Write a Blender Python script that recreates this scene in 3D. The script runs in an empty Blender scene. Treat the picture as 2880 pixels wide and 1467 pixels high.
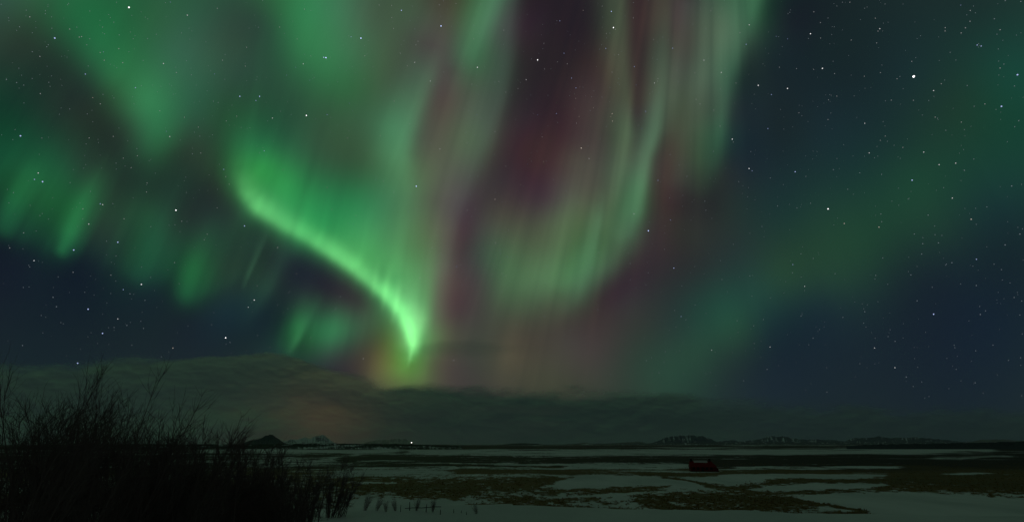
# Night landscape: aurora over a snowy plain
import bpy, bmesh, math
import numpy as np

MOON_E=0.004
NIGHT=(.0045,.0083,.0148)
# ------------------------------------------------------------------ camera, sky light, exposure
for blk in (bpy.data.objects, bpy.data.meshes, bpy.data.materials):
    for it in list(blk): blk.remove(it)
scene = bpy.context.scene
col = scene.collection
PITCH, FOC, CX, CY = math.radians(17.84), 1599.0, 1440.0, 733.5   # reference frame 2880 x 1467
cam_data = bpy.data.cameras.new("camera"); cam = bpy.data.objects.new("camera", cam_data); col.objects.link(cam)
cam.location = (0, 0, 0); cam.rotation_euler = (math.pi/2 + PITCH, 0, 0)
cam_data.sensor_width = 36.0; cam_data.lens = FOC/2880*36; cam_data.clip_start = 0.3; cam_data.clip_end = 400000
scene.camera = cam
scene.view_settings.view_transform = 'Standard'; scene.view_settings.look = 'None'
scene.view_settings.exposure = 0.0; scene.view_settings.gamma = 1.0
scene.render.engine = 'CYCLES'
scene.cycles.max_bounces = 6; scene.cycles.transparent_max_bounces = 24
scene.cycles.use_denoising = True

world = bpy.data.worlds.new("World"); scene.world = world; world.use_nodes = True
wn, wl = world.node_tree.nodes, world.node_tree.links
wn.clear()
sky_tex = wn.new('ShaderNodeTexSky'); sky_tex.sky_type = 'NISHITA'; sky_tex.sun_disc = False
ASSUMED_MOON_EL, ASSUMED_MOON_ROT = math.radians(24), math.radians(205)  # assumed moon direction, for the sky texture and the added fill lamp
sky_tex.sun_elevation = ASSUMED_MOON_EL; sky_tex.sun_rotation = ASSUMED_MOON_ROT
bg1 = wn.new('ShaderNodeBackground'); bg1.inputs[1].default_value = 0.0004
bg2 = wn.new('ShaderNodeBackground'); bg2.inputs[0].default_value = (*NIGHT, 1); bg2.inputs[1].default_value = 1.0
add = wn.new('ShaderNodeAddShader'); out = wn.new('ShaderNodeOutputWorld')
wl.new(sky_tex.outputs[0], bg1.inputs[0]); wl.new(bg1.outputs[0], add.inputs[0]); wl.new(bg2.outputs[0], add.inputs[1]); wl.new(add.outputs[0], out.inputs[0])

moon = bpy.data.lights.new("terrain_fill", 'SUN'); moon.energy = MOON_E; moon.angle = math.radians(8); moon.color = (0.86, 0.95, 1.0)  # faint cool lamp added to help shape the terrain; no moon is visible
fill_sun_o = bpy.data.objects.new("terrain_fill", moon); col.objects.link(fill_sun_o)
fill_sun_o.rotation_euler = (math.pi/2 - ASSUMED_MOON_EL, 0, math.radians(-25))
# the glow of a town beyond the hills, under the cloud
def lamp(name, p, w, c, r):
    l = bpy.data.lights.new(name, 'POINT'); l.energy = w; l.color = c; l.shadow_soft_size = r
    o = bpy.data.objects.new(name, l); o.location = p; col.objects.link(o); return o

MOON_E=0.004
NIGHT=(.0045,.0083,.0148)
CLOUD_A=(.86,.96,.86)
CLOUD_B=(.64,.76,.72)
HEATH_A=(.27,.175,.065)
HEATH_B=(.19,.14,.05)
HAZE=1.3e-5
TOWN_W=4.6e7
PATCHES=[
 (.85,[(-800,1250,1262),(900,1251,1262),(1300,1252,1262),(1900,1253,1261),(2300,1254,1260),(3700,1250,1260)]),
 (-.2,[(560,1263,1273),(1000,1264,1274),(1120,1262,1271)]),
 (.6,[(600,1274,1283),(1000,1275,1282)]),
 (-.1,[(925,1284,1290),(970,1279,1287),(1010,1276,1283)]),
 (-.3,[(1150,1264,1276),(1450,1263,1281),(1900,1263,1279),(2120,1264,1279)]),
 (.5,[(1850,1254,1262),(2100,1256,1265),(2420,1256,1264)]),
 (-.35,[(2060,1266,1279),(2350,1263,1278),(2600,1259,1277),(2800,1257,1272)]),
 (.95,[(960,1283,1300),(1300,1281,1300),(1600,1284,1302),(1900,1283,1300),(2080,1282,1312),(2400,1279,1312),(2900,1276,1310)]),
 (.1,[(1000,1295,1298),(1200,1294,1297)]),
 (.0,[(2620,1284,1290),(2700,1283,1292),(2790,1279,1285),(2850,1280,1284)]),
 (-.2,[(1280,1300,1303),(1500,1303,1309),(1640,1302,1317),(1880,1300,1316),(1935,1302,1314)]),
 (.9,[(1000,1303,1311),(1400,1305,1311),(1600,1310,1313)]),
 (-.1,[(1000,1313,1317),(1300,1312,1318),(1600,1314,1319)]),
 (.75,[(1000,1301,1310),(1100,1300,1311)]),
 (-.25,[(950,1319,1340),(1200,1322,1340),(1360,1330,1339),(1600,1331,1340)]),
 (.9,[(1280,1318,1331),(1500,1318,1330),(1700,1321,1333),(1860,1328,1341),(2020,1324,1336),(2300,1322,1332),(2600,1318,1332)]),
 (-.2,[(2060,1313,1321),(2300,1312,1318),(2560,1308,1314)]),
 (.9,[(1000,1341,1344),(1150,1341,1343)]),
 (.95,[(1000,1345,1378),(1150,1344,1402),(1300,1340,1402),(1450,1338,1385),(1540,1339,1362),(1620,1343,1350)]),
 (.05,[(1000,1355,1359),(1120,1356,1359)]),
 (-.4,[(1560,1354,1372),(1660,1334,1374),(1800,1336,1372),(1900,1345,1372),(1980,1350,1371)]),
 (-.35,[(1930,1346,1358),(2080,1333,1349),(2300,1333,1346),(2560,1334,1344)]),
 (.95,[(1870,1338,1343),(1930,1345,1353),(2000,1358,1371),(2060,1362,1376),(2140,1350,1376)]),
 (.95,[(2110,1358,1366),(2180,1347,1362),(2320,1346,1360),(2480,1340,1356),(2560,1330,1372)]),
 (.97,[(2460,1364,1384),(2560,1302,1386),(2700,1296,1388),(2950,1290,1390)]),
 (.1,[(2650,1328,1333),(2790,1328,1333)]),
 (-.35,[(2110,1370,1377),(2250,1363,1376),(2400,1359,1372),(2480,1358,1364)]),
 (.8,[(2080,1376,1392),(2200,1379,1390),(2340,1377,1390),(2470,1374,1386)]),
 (.7,[(1480,1372,1388),(1600,1376,1384),(1700,1372,1389),(1820,1366,1386),(1900,1362,1370)]),
 (.55,[(1350,1384,1402),(1480,1378,1396),(1560,1382,1392)]),
 (-.3,[(1560,1397,1404),(1700,1388,1395),(1850,1381,1387),(1990,1371,1378)]),
 (.68,[(1400,1398,1424),(1560,1398,1420),(1680,1394,1408)]),
 (.8,[(1780,1390,1416),(1900,1382,1424),(2080,1376,1430),(2200,1386,1432),(2290,1404,1424)]),
 (.85,[(1300,1420,1428),(1500,1418,1430),(1700,1424,1434),(1800,1428,1434)]),
 (-.4,[(1700,1432,1445),(1960,1428,1436),(2120,1436,1441)]),
 (.9,[(1810,1417,1427),(1950,1424,1438),(2100,1426,1438),(2180,1424,1434)]),
 (-.5,[(2240,1398,1404),(2340,1391,1428),(2500,1388,1436),(2950,1391,1436)]),
 (.9,[(2080,1392,1412),(2190,1400,1416),(2320,1416,1426),(2440,1436,1443)]),
 (.9,[(2130,1446,1452),(2250,1444,1458),(2350,1440,1455),(2440,1441,1449)]),
 (.8,[(2765,1388,1395),(2800,1389,1396)]),(.7,[(2815,1390,1396),(2880,1392,1398)]),
 (-.4,[(1000,1404,1430),(1160,1408,1430),(1280,1412,1430)]),
 (-.3,[(2440,1446,1475),(2950,1440,1475)]),
]
IN='one of the indistinct bare bushes merging into the dark thicket'
BUSHES=[
 (-120,13,1098,0,.3,1.0,'tall bare bush cut off by the left edge of the picture'),
 (15,13.5,1112,1,1.2,.9,'tall bare bush beside the left edge, left of the two tallest'),
 (88,14,1094,0,2.0,.8,'tallest slanting bare bush near the left edge'),
 (172,14,1092,1,.1,.85,'second of the tallest bare bushes, with a pointed top'),
 (228,15,1142,0,2.6,.9,'bare bush just right of the pointed tallest one'),
 (300,16,1172,1,4.0,.9,'medium bare bush with a rounded top left of the gap'),
 (378,17,1186,0,5.1,.9,'narrow bare bush standing clear of its neighbours against the cloud'),
 (445,19,1204,2,.7,.95,'shoulder-high bare bush in the middle of the thicket'),
 (530,21,1222,2,2.2,1.0,'spiky bare bush reaching just over the horizon line'),
 (612,23,1222,2,3.9,.95,'spiky bare bush left of the dark cone-shaped hill'),
 (690,26,1262,3,1.4,1.0,'dense low bare bush below the dark cone-shaped hill'),
 (775,30,1288,3,2.9,1.0,'dense low bare bush below the jagged snowy mountain'),
 (858,33,1298,3,5.0,.95,'dense round bare bush second from the right end of the thicket'),
 (930,38,1294,3,.5,.95,'dense dark bare bush at the right end of the thicket'),
 (-40,10.5,1170,1,.9,1.0,IN),(-25,13,1104,0,3.7,.9,IN),(28,16,1108,1,5.6,.9,IN),(-55,14.5,1108,1,2.7,.9,IN),(120,17,1150,2,3.0,1.0,IN),(345,17,1195,2,.1,1.0,IN),(420,18,1216,2,1.3,1.0,IN),(480,19,1222,2,5.2,1.0,IN),(265,19,1225,2,.4,1.0,IN),
 (345,20,1225,2,5.5,1.0,IN),(415,22,1240,2,4.6,1.0,IN),(490,24,1245,3,3.6,.9,IN),(575,25,1255,3,.9,.9,IN),(655,30,1270,3,2.1,.9,IN),(735,34,1288,3,5.8,.9,IN),(800,26,1340,3,4.1,1.1,IN),(470,17,1320,2,2.7,1.0,IN),
]

SAPLINGS=[(1058,41,1394,.4,'small bare sapling nearest the right end of the bush thicket'),(1086,40.6,1402,2.2,'small bare sapling second from the thicket, left of the fence posts'),
 (1112,41.2,1398,4.1,'small bare sapling standing just left of the first fence posts'),(1172,41,1392,1.1,'small bare sapling rising behind the sagging fence rail'),(1216,40.7,1396,5.0,'small bare sapling by the right end of the sagging fence rail'),(1340,40.2,1412,3.0,'low bare sapling right of the last fence post'),(1026,42,1382,.9,'bare sapling leaning against the right side of the thicket')]

# ---- aurora data: fields given as directions in a fixed 2880 x 1467 chart of the sky
SHARE={
 'left': [('R',[(90,-120,1,1.2),(190,30,1,1.1),(290,190,1,1),(370,290,1.1,1),(420,350,1,1.1),(440,430,0.35,1)],170,62),('R',[(330,240,0.2,1),(385,300,1,1),(430,370,0.8,1),(450,440,0.2,1)],75,55),('G',520,130,170,150,220,170,0),('G',640,260,150,150,150,120,0),('G',20,10,120,120,70,90,0)],
 'top': [('R',[(820,-120,1,1.1),(870,30,1,1),(920,140,0.9,1),(985,240,0.55,1.2)],95,80),('G',990,20,60,45,90,160,0),('G',1030,230,130,130,130,110,30),('G',860,330,120,160,110,90,20)],
 'fringe': [('C',[(-260,520,0.6,1.2),(-60,600,0.7,1.2),(20,640,0.8,1.1),(60,672,0.8,0.8),(110,690,0.55,0.9),(160,712,0.8,0.8),(190,712,1.25,0.7),(240,712,0.3,1.3),(320,748,0.35,1.2),(380,778,0.6,0.9),(430,785,0.5,1),(490,790,0.4,1),(545,832,1,0.6),(600,822,0.55,0.7),(670,790,0.3,0.9),(740,760,0.15,1)],0.45,-0.9,14,165,(38,0.3,5)),('R',[(174,700,0.8,0.7),(198,648,1.2,1),(230,580,0.8,1),(290,465,0.1,1.2)],17,19),('R',[(15,640,0.8,0.9),(45,570,1,1),(85,500,0.6,1.3)],22,22),('R',[(528,822,1,0.8),(553,768,0.95,1),(590,700,0.5,1.2),(645,600,0.05,1.4)],28,32),('R',[(392,768,0.6,1),(420,695,0.85,1),(455,615,0.75,1),(510,490,0.2,1.1)],22,26),('G',60,460,160,160,160,120,0),('R',[(684,810,0.3,0.8),(700,770,1,1),(730,705,0.6,1.2),(760,640,0,1)],6,3.2),('R',[(695,900,0.2,1),(750,810,1,1),(790,730,0.6,1.2),(830,650,0,1)],22,14),('R',[(690,760,0.3,1),(720,690,1,1),(750,640,0.4,1)],28,14)],
 'main': [('R',[(1076,868,0.2,0.8),(1085,815,1,1),(1096,750,0.2,1.3)],6,6),('R',[(1105,905,0.2,0.8),(1116,850,1,1),(1126,790,0.2,1.3)],6,5),('R',[(1046,835,0.2,0.8),(1054,790,1,1),(1064,730,0.1,1.3)],6,6),('R',[(672,470,0.1,1.2),(690,540,0.55,1),(728,585,0.95,1),(800,632,0.75,0.95),(862,664,0.85,0.9),(925,704,1,0.9),(989,748,1.15,0.85),(1040,790,1.2,0.8),(1086,830,1.25,0.78),(1128,876,1.4,0.74),(1150,930,1.6,0.7),(1160,975,1.1,0.5),(1156,1005,0.3,0.4)],25,15,(46,0.32,11)),('R',[(685,430,0.4,1.1),(700,520,0.8,1.1),(740,570,1,1.1),(870,650,1,1),(960,710,1,1),(1060,790,1,0.85),(1130,870,1,0.65),(1165,940,0.9,0.4)],115,34,(48,0.25,4)),('C',[(520,470,0,1.4),(600,500,0.15,1.4),(690,570,0.9,1.3),(760,618,1,1.1),(880,690,0.9,1),(990,768,0.9,1),(1095,868,1,1),(1150,970,1,1),(1185,1000,0.5,1),(1250,1000,0,1)],0.12,-1,16,175,(30,0.25,9)),('R',[(1140,1028,0.2,0.5),(1160,970,0.8,0.8),(1185,890,1,1),(1195,800,0.75,1.2),(1205,680,0.4,1.5),(1215,560,0.1,2)],48,16),('R',[(1150,1000,0.2,0.5),(1163,960,1,0.8),(1172,900,1.1,1),(1150,840,0.6,1.2),(1140,780,0.2,1.6)],34,17),('G',735,575,22,28,30,22,30),('R',[(1148,1030,0.3,0.6),(1155,1000,1,0.8),(1168,955,0.4,1)],5,3.5),('G',1000,640,150,170,130,120,35),('G',730,460,50,80,110,70,0),('G',1100,970,40,50,50,50,0),('G',1135,1050,60,40,50,45,0),('G',1065,1050,45,45,40,40,0),('G',1090,985,40,30,35,40,0),('G',1150,700,80,60,150,150,0)],
 'central': [('R',[(1225,130,0.2,1),(1195,220,0.7,1),(1160,300,0.9,1),(1130,370,1.1,1),(1120,430,1.1,1),(1130,510,0.7,1.2),(1150,590,0.3,1.3)],26,48),('R',[(1415,-80,1.1,1),(1385,10,1.1,1),(1355,80,1,1),(1325,145,0.8,1.1),(1300,210,0.3,1.3)],24,42),('R',[(1440,-60,0.8,1),(1425,60,0.9,1),(1415,160,0.9,1),(1395,280,0.9,1),(1360,380,0.8,1),(1310,500,0.6,1),(1270,620,0.5,1),(1245,740,0.45,1)],22,55),('G',1330,400,70,50,130,130,20),('G',1200,520,60,60,170,190,10),('G',1130,110,110,110,160,170,0),('G',1245,60,30,30,160,200,6),('G',1220,360,30,40,150,150,12),('R',[(1270,560,0.4,1),(1250,650,0.9,1),(1235,760,1,1),(1230,850,0.8,1),(1215,950,0.3,1.2)],26,30),('G',1040,480,70,70,100,100,0)],
 'right': [('R',[(1878,40,0.2,1),(1860,180,0.7,1),(1849,300,1,1),(1838,400,0.5,1)],13,17),('R',[(1930,20,0.5,1),(1907,160,0.8,1),(1893,270,1,1),(1884,360,0.2,1)],15,16),('R',[(1994,-40,0.8,1),(1973,140,1,1),(1958,260,0.8,1),(1949,350,0.3,1)],16,20),('R',[(1738,-80,0.7,1.3),(1746,120,0.8,1.2),(1757,260,0.9,1),(1764,380,1.2,0.9),(1752,460,1.1,1),(1728,540,0.8,1.1),(1700,620,0.4,1.2)],16,32),('R',[(1885,-80,0.3,1.6),(1874,80,0.4,1.5),(1862,230,0.7,1.3),(1845,360,1,1.1),(1818,440,1.15,1),(1803,520,1.25,1),(1788,590,1.1,1.1),(1765,650,0.6,1.2)],13,26),('R',[(2150,-90,1,1),(2112,20,1,1),(2075,120,0.9,1),(2042,220,0.85,1),(2022,340,0.9,0.9),(1998,450,0.7,1),(1960,560,0.1,1.3)],20,60),('R',[(2090,-80,0.6,1.4),(2050,80,0.8,1.2),(1990,210,0.8,1),(1950,300,0.6,1),(1925,400,0.55,0.8),(1912,500,0.4,0.8),(1905,580,0.05,1)],40,30),('R',[(1692,560,0.2,1),(1683,620,0.9,1),(1668,690,1,1),(1650,760,0.8,1.4),(1615,840,0.3,1.8)],9,22),('R',[(1785,630,0.3,1),(1745,690,0.7,1.1),(1690,750,1,1.2),(1635,800,1,1.3),(1600,850,0.4,1.5)],24,60),('R',[(1620,480,0.2,1.2),(1610,570,0.7,1),(1575,680,1,1),(1530,780,1,1.1),(1490,850,0.4,1.2)],26,40),('G',1420,760,75,120,80,85,0),('G',1600,700,130,110,170,90,-20),('G',1740,560,50,40,90,90,-70),('G',1930,150,80,110,220,200,0),('G',1640,350,60,60,220,160,5),('G',1880,380,30,30,150,100,8),('G',1560,880,140,80,60,60,0),('R',[(1450,930,0.6,1),(1440,1000,1,1),(1425,1060,0.5,1)],30,30),('G',1590,1080,80,40,40,25,0)],
 'faint': [('R',[(3050,380,0.7,1.3),(2820,470,0.8,1.2),(2600,590,1,1.1),(2400,690,1,1),(2220,790,1.05,0.95),(2060,905,1.1,0.9),(1930,1010,1,0.9),(1800,1110,0.7,0.9)],190,72),('R',[(2200,800,0.7,1),(2070,900,1,1),(1980,975,0.8,1),(1860,1060,0.4,1)],70,50),('G',1850,1010,150,150,90,90,0)],
 'low': [('G',860,930,70,130,60,30,0),('R',[(818,985,0.3,0.9),(840,950,1,1),(862,905,0.9,1.2),(895,838,0.2,1.6)],9,6),('R',[(805,960,0.4,1),(835,915,1,1),(860,870,0.4,1.3)],20,20),('G',960,940,70,60,60,35,0),('G',1010,870,60,70,60,60,0)],
}
RIBBON={
 'left': [(('R',[(330,240,0.2,1),(385,300,1,1),(430,370,0.8,1),(450,440,0.2,1)],75,55),(0.006,0.045,0.018))],
 'fringe': [(('C',[(-260,520,0.6,1.2),(-60,600,0.7,1.2),(20,640,0.8,1.1),(60,672,0.8,0.8),(110,690,0.55,0.9),(160,712,0.8,0.8),(190,712,1.25,0.7),(240,712,0.3,1.3),(320,748,0.35,1.2),(380,778,0.6,0.9),(430,785,0.5,1),(490,790,0.4,1),(545,832,1,0.6),(600,822,0.55,0.7),(670,790,0.3,0.9),(740,760,0.15,1)],0.45,-0.9,14,165,(38,0.3,5)),(0.004,0.045,0.015)),(('R',[(174,700,0.8,0.7),(198,648,1.2,1),(230,580,0.8,1),(290,465,0.1,1.2)],17,19),(0.007,0.08,0.022)),(('R',[(15,640,0.8,0.9),(45,570,1,1),(85,500,0.6,1.3)],22,22),(0.004,0.05,0.015)),(('R',[(528,822,1,0.8),(553,768,0.95,1),(590,700,0.5,1.2),(645,600,0.05,1.4)],28,32),(0.003,0.045,0.012)),(('R',[(392,768,0.6,1),(420,695,0.85,1),(455,615,0.75,1),(510,490,0.2,1.1)],22,26),(0.003,0.028,0.012)),(('R',[(684,810,0.3,0.8),(700,770,1,1),(730,705,0.6,1.2),(760,640,0,1)],6,3.2),(0.01,0.032,0.016)),(('R',[(695,900,0.2,1),(750,810,1,1),(790,730,0.6,1.2),(830,650,0,1)],22,14),(0.006,0.022,0.012)),(('R',[(690,760,0.3,1),(720,690,1,1),(750,640,0.4,1)],28,14),(0.006,0.022,0.012))],
 'main': [(('R',[(1076,868,0.2,0.8),(1085,815,1,1),(1096,750,0.2,1.3)],6,6),(0.04,0.13,0.04)),(('R',[(1105,905,0.2,0.8),(1116,850,1,1),(1126,790,0.2,1.3)],6,5),(0.05,0.15,0.05)),(('R',[(1046,835,0.2,0.8),(1054,790,1,1),(1064,730,0.1,1.3)],6,6),(0.03,0.09,0.03)),(('R',[(672,470,0.1,1.2),(690,540,0.55,1),(728,585,0.95,1),(800,632,0.75,0.95),(862,664,0.85,0.9),(925,704,1,0.9),(989,748,1.15,0.85),(1040,790,1.2,0.8),(1086,830,1.25,0.78),(1128,876,1.4,0.74),(1150,930,1.6,0.7),(1160,975,1.1,0.5),(1156,1005,0.3,0.4)],25,15,(46,0.32,11)),(0.085,0.36,0.1)),(('R',[(685,430,0.4,1.1),(700,520,0.8,1.1),(740,570,1,1.1),(870,650,1,1),(960,710,1,1),(1060,790,1,0.85),(1130,870,1,0.65),(1165,940,0.9,0.4)],115,34,(48,0.25,4)),(0.008,0.06,0.016)),(('C',[(520,470,0,1.4),(600,500,0.15,1.4),(690,570,0.9,1.3),(760,618,1,1.1),(880,690,0.9,1),(990,768,0.9,1),(1095,868,1,1),(1150,970,1,1),(1185,1000,0.5,1),(1250,1000,0,1)],0.12,-1,16,175,(30,0.25,9)),(0.012,0.1,0.03)),(('R',[(1140,1028,0.2,0.5),(1160,970,0.8,0.8),(1185,890,1,1),(1195,800,0.75,1.2),(1205,680,0.4,1.5),(1215,560,0.1,2)],48,16),(0.03,0.16,0.04)),(('R',[(1150,1000,0.2,0.5),(1163,960,1,0.8),(1172,900,1.1,1),(1150,840,0.6,1.2),(1140,780,0.2,1.6)],34,17),(0.1,0.22,0.09)),(('R',[(1148,1030,0.3,0.6),(1155,1000,1,0.8),(1168,955,0.4,1)],5,3.5),(0.05,0.12,0.05))],
 'central': [(('R',[(1225,130,0.2,1),(1195,220,0.7,1),(1160,300,0.9,1),(1130,370,1.1,1),(1120,430,1.1,1),(1130,510,0.7,1.2),(1150,590,0.3,1.3)],26,48),(0.028,0.12,0.05)),(('R',[(1415,-80,1.1,1),(1385,10,1.1,1),(1355,80,1,1),(1325,145,0.8,1.1),(1300,210,0.3,1.3)],24,42),(0.022,0.085,0.042)),(('R',[(1440,-60,0.8,1),(1425,60,0.9,1),(1415,160,0.9,1),(1395,280,0.9,1),(1360,380,0.8,1),(1310,500,0.6,1),(1270,620,0.5,1),(1245,740,0.45,1)],22,55),(0.026,0.05,0.036)),(('R',[(1270,560,0.4,1),(1250,650,0.9,1),(1235,760,1,1),(1230,850,0.8,1),(1215,950,0.3,1.2)],26,30),(0.03,0.035,0.025))],
 'right': [(('R',[(1878,40,0.2,1),(1860,180,0.7,1),(1849,300,1,1),(1838,400,0.5,1)],13,17),(0.014,0.028,0.018)),(('R',[(1930,20,0.5,1),(1907,160,0.8,1),(1893,270,1,1),(1884,360,0.2,1)],15,16),(0.016,0.028,0.018)),(('R',[(1994,-40,0.8,1),(1973,140,1,1),(1958,260,0.8,1),(1949,350,0.3,1)],16,20),(0.014,0.026,0.016)),(('R',[(1738,-80,0.7,1.3),(1746,120,0.8,1.2),(1757,260,0.9,1),(1764,380,1.2,0.9),(1752,460,1.1,1),(1728,540,0.8,1.1),(1700,620,0.4,1.2)],16,32),(0.034,0.07,0.032)),(('R',[(1885,-80,0.3,1.6),(1874,80,0.4,1.5),(1862,230,0.7,1.3),(1845,360,1,1.1),(1818,440,1.15,1),(1803,520,1.25,1),(1788,590,1.1,1.1),(1765,650,0.6,1.2)],13,26),(0.034,0.09,0.045)),(('R',[(2150,-90,1,1),(2112,20,1,1),(2075,120,0.9,1),(2042,220,0.85,1),(2022,340,0.9,0.9),(1998,450,0.7,1),(1960,560,0.1,1.3)],20,60),(0.018,0.062,0.03)),(('R',[(2090,-80,0.6,1.4),(2050,80,0.8,1.2),(1990,210,0.8,1),(1950,300,0.6,1),(1925,400,0.55,0.8),(1912,500,0.4,0.8),(1905,580,0.05,1)],40,30),(0.03,0.045,0.028)),(('R',[(1692,560,0.2,1),(1683,620,0.9,1),(1668,690,1,1),(1650,760,0.8,1.4),(1615,840,0.3,1.8)],9,22),(0.028,0.075,0.038)),(('R',[(1785,630,0.3,1),(1745,690,0.7,1.1),(1690,750,1,1.2),(1635,800,1,1.3),(1600,850,0.4,1.5)],24,60),(0.028,0.07,0.036)),(('R',[(1620,480,0.2,1.2),(1610,570,0.7,1),(1575,680,1,1),(1530,780,1,1.1),(1490,850,0.4,1.2)],26,40),(0.026,0.055,0.026)),(('R',[(1450,930,0.6,1),(1440,1000,1,1),(1425,1060,0.5,1)],30,30),(0.022,0.016,0.008))],
 'faint': [(('R',[(2200,800,0.7,1),(2070,900,1,1),(1980,975,0.8,1),(1860,1060,0.4,1)],70,50),(0.004,0.016,0.008))],
 'low': [(('R',[(818,985,0.3,0.9),(840,950,1,1),(862,905,0.9,1.2),(895,838,0.2,1.6)],9,6),(0.012,0.06,0.022)),(('R',[(805,960,0.4,1),(835,915,1,1),(860,870,0.4,1.3)],20,20),(0.004,0.045,0.012))],
}
GP_MEAN=[0.15914,0.19631,0.14083]
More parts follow.
